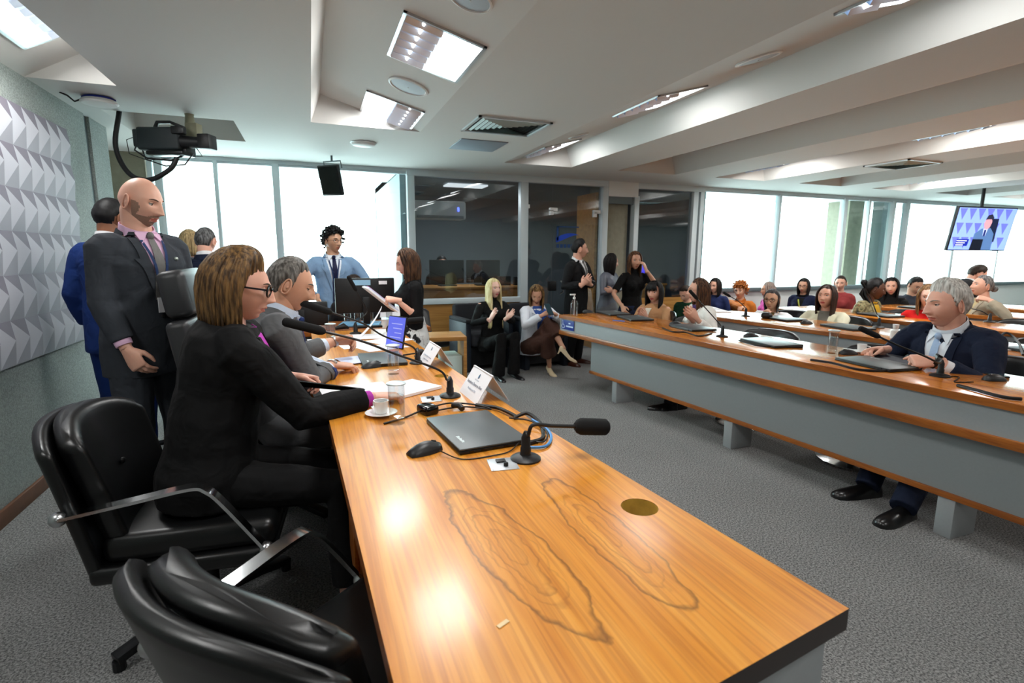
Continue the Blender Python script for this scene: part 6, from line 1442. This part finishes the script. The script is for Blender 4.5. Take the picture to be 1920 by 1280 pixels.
# 20-25 middle rows
person('woman with curly ginger hair in an orange jacket', at(1388, 545, x=6.05), 206, 208, 1.04, 'f', lean=4, pitch=6, sk='tan', lod=1, hair=('curly', hairm('ginger', (128, 70, 28), (196, 120, 58)), dict(th=.040, n=420, cs=1.1, line=(.050, .042, -.01, -.05))),
    top=dict(kind='blazer', m=cloth('burnt_orange', (186, 106, 40)), shirt=cloth('burnt_orange', (186, 106, 40)), vb=.6, collar=1), rarm=dict(w=at(1405, 580, x=5.7), fd=hd(200, .1), up=Z, pose='relaxed'))
person('person in bright pink behind the woman with glasses', at(1440, 543, x=6.7), 150, 160, 1.0, 'f', lean=2, sk='tan', lod=2, hair=('long', hairm('ash', (120, 104, 96), (170, 150, 140)), dict(len=.12, n=140)), top=dict(kind='top', m=cloth('hot_pink', (222, 96, 178))))
p = person('woman with glasses in a white jacket resting her chin on her hand', at(1447, 562, x=4.95), 206, 200, 1.03, 'f', lean=8, pitch=4, sk='olive', lod=1, hair=('long', hairm('black_grey', (34, 32, 34), (92, 90, 92)), dict(len=.16, n=120, vol=.004, open=80, bk=.4)),
    top=dict(kind='blazer', m=WHT, shirt=cloth('olive_top', (110, 94, 60)), vb=.35, vw=.06, collar=0), F=dict(lid=.4),
    rarm=dict(w=at(1442, 598, x=4.72), fd=hd(190, 1.6), up=hd(200), pose='curl', pole=-Z+hd(100)*.4), larm=dict(w=at(1468, 604, x=4.66), fd=hd(120, .1), up=Z, pose='relaxed', pole=-Z+hd(-70)))
glasses_on(p, mat('tortoise', (60, 34, 24), .3), .023, .0022)
p = person('woman with glasses in a dark scarf by the window', at(1507, 536, x=7.0), 206, 200, .97, 'f', lean=2, sk='tan', lod=2, hair=('long', hairm('black_brown', (20, 16, 15)), dict(len=.14, n=150)), top=dict(kind='blazer', m=cloth('dark_navy', (24, 30, 56)), shirt=BLK, vb=.4))
glasses_on(p, M_blackm, .022, .0018); p['strip']('lime_strap', p['lerp']([(.5, -.06, -.04), (.9, .02, .04)], 5), cloth('lime', (170, 176, 80)), off=.016, nc=2)
p = person('woman with long dark hair in a cream coat looking up', at(1550, 557, x=5.0), 196, 204, 1.03, 'f', lean=2, pitch=-8, sk='light', lod=1, hair=('long', hairm('espresso', (36, 24, 20), (70, 46, 36)), dict(len=.27, n=240, part=.01, rad=.009)),
    top=dict(kind='blazer', m=cloth('cream', (228, 226, 200)), shirt=cloth('grey_scarf', (128, 126, 118)), vb=.32, vw=.05, collar=1, grow=.022), F=dict(lips=(176, 76, 76)),
    rarm=dict(w=at(1492, 601, x=4.72), fd=hd(200, .0), up=Z, pose='relaxed'), larm=dict(w=at(1545, 612, x=4.62), fd=hd(150, .0), up=Z, pose='relaxed'))
person('woman with tied back hair behind the cream coat', at(1576, 531, x=7.3), 210, 205, .95, 'f', lean=2, sk='light', lod=2, hair=('short', hairm('dark_brown', (34, 24, 18)), dict(th=.012)), top=dict(kind='top', m=cloth('brick', (150, 60, 60))))
# 26-29 right middle
M_pat = mat('patterned_jacket', (110, 100, 70), .8); N, L, bs = nodes_of(M_pat); tc = N.new('ShaderNodeTexCoord'); n_ = N.new('ShaderNodeTexNoise'); n_.inputs['Scale'].default_value = 16; n_.inputs['Detail'].default_value = 3; L.new(tc.outputs['Object'], n_.inputs[0])
rp = N.new('ShaderNodeValToRGB'); el_ = rp.color_ramp.elements; el_[0].position = .30; el_[0].color = lin((40, 44, 34)); el_[1].position = .72; el_[1].color = lin((150, 60, 40))
for p_, c_ in ((.42, (120, 110, 76)), (.5, (160, 150, 110)), (.58, (84, 92, 60))): z_ = el_.new(p_); z_.color = lin(c_)
L.new(n_.outputs[0], rp.inputs[0]); L.new(rp.outputs[0], bs.inputs['Base Color'])
p = person('woman with braided updo in a patterned jacket turned to the right', at(1640, 542, x=5.95), -44, -80, 1.02, 'f', lean=12, pitch=12, sk='dark', lod=1, hair=('bun', hairm('black', (14, 13, 14)), dict(th=.018, at=(0, -.12, .05))),
    top=dict(kind='blazer', m=M_pat, shirt=cloth('mustard', (196, 156, 40)), vb=.3, collar=0))
mb = MB(); rnd = random.Random(4)
for i in range(30):
    c = p['Mh'] @ V((rnd.uniform(-.03, .03), -.10, .0)); mb.tube([c, c-Z*.08+V((rnd.uniform(-.03, .03), rnd.uniform(-.03, .03), 0)), c-Z*(.22+rnd.random()*.1)+p['f0']*.12], [.008, .008, .004], 5)
obj('braids', mb, hairm('black', (14, 13, 14)), p['root'], world=True, smooth=True)
p = person('smiling woman with long black hair in a black turtleneck', at(1671, 537, x=7.35), 212, 210, 1.0, 'f', lean=6, pitch=6, roll=4, sk='light', lod=1, hair=('long', hairm('black', (14, 13, 14)), dict(len=.26, n=200, vol=.018, fwd=.2)), top=dict(kind='top', m=BLK, turtle=1), F=dict(smile=1, lips=(196, 96, 96)),
    rarm=dict(w=at(1650, 578, x=7.1), fd=hd(200, 0), up=Z, pose='relaxed'), larm=dict(w=at(1690, 580, x=7.1), fd=hd(200, 0), up=Z, pose='relaxed'))
person('dark haired man in grey looking down by the window post', at(1716, 535, x=8.2), 250, 225, 1.08, 'm', lean=10, pitch=26, sk='tan', lod=2, hair=('short', hairm('black', (14, 13, 14)), dict(th=.015)), top=dict(kind='top', m=cloth('slate', (58, 62, 72))))
person('woman in a red top behind the white haired man', at(1740, 556, x=5.95), 215, 205, 1.02, 'f', lean=4, sk='pale', lod=2, hair=('long', hairm('mid_brown', (84, 58, 38), (150, 116, 76)), dict(len=.24, n=170)), top=dict(kind='top', m=cloth('red', (196, 26, 26))))
# 30 white haired man
p = person('white haired man in a navy suit smiling at the front desk', at(1775, 572, x=3.58), 158, 176, 1.16, 'm', lean=22, pitch=6, roll=4, sk='ruddy', lod=0, hair=('short', hairm('silver', (150, 148, 142), (216, 214, 208)), dict(th=.018, top=.034, nz=(.0045, 38), line=(.078, .056, -.012, -.066))),
    top=dict(kind='suit', m=NAVY, shirt=cloth('white_shirt', (225, 232, 240)), tie=cloth('sky_tie', (168, 194, 226), .6), cuffs=WHT, sleeve=.86, vb=.40, vw=.062), bottom=dict(kind='trousers', m=NAVY), F=dict(smile=1.4, nose=1.15, lid=.45, jaw=.30, girth=.08, browm=hairm('grey_brow', (110, 104, 96))), shoes=(14, 14, 15),
    rarm=dict(w=at(1652, 656, z=DT+.045), fd=hd(168, -.06), up=Z*.7+hd(90)*.5, pose='hold', pole=-Z+hd(90)*.7), larm=dict(w=at(1752, 678, z=DT+.05), fd=hd(150, .02), up=Z*.8+hd(-100)*.6, pose='fist', pole=-Z+hd(-90)*.8),
    feet=dict(R=(3.02, 1.98, 0), L=(2.93, 1.72, 0)))
S, el, w = p['arms']['L']; d_ = (w-el).normalized(); mb = MB(); mb.tube([w-d_*.012, w+d_*.012], .034*p['s'], 18); wt = obj('wristwatch', mb, M_black, p['root'], world=True, smooth=True, angle=40)
mb = MB(); mb.lathe([(.020, 0), (.020, .008), (.018, .010), (.001, .010)], 16, M=frame(w+(Z-d_*Z.dot(d_)).normalized()*.036, d_.cross(Z).normalized(), d_, (Z-d_*Z.dot(d_)).normalized())); obj('watch_case', mb, M_screen, wt, world=True, smooth=True)
mb = MB(); mb.lathe([(.011, 0), (.011, .004), (.001, .005)], 14, M=frame(p['surf'](.74, -.092, .018), p['r0'], Z, -p['f0']*-1)); obj('lapel_pin', mb, mat('gold', (200, 160, 70), .25, metal=1), p['root'], world=True, smooth=True)
# 31-32
person('man in a black suit bending down at the back right', at(1832, 514, x=8.3), -30, -20, 1.08, 'm', lean=58, pitch=34, sk='light', lod=2, legs='stand', hair=('short', hairm('dark_brown', (34, 24, 18)), dict(th=.016)), top=dict(kind='suit', m=cloth('black_suit', (24, 24, 26)), shirt=WHT), bottom=dict(kind='trousers', m=cloth('black_suit', (24, 24, 26))))
p = person('older woman with a grey bun in a beige jacket at the back', at(1842, 536, x=7.0), 146, 150, 1.0, 'f', lean=2, pitch=-6, sk='light', lod=1, hair=('bun', hairm('steel_grey', (70, 68, 68), (150, 148, 146)), dict(th=.012, at=(0, -.12, -.02))), top=dict(kind='blazer', m=cloth('beige', (164, 154, 134)), shirt=cloth('tan_top', (180, 160, 120)), vb=.4, collar=0),
    larm=dict(w=at(1853, 562, x=6.8), fd=hd(120, .3), up=hd(-120)+Z, pose='hold', pole=-Z+hd(-60)))
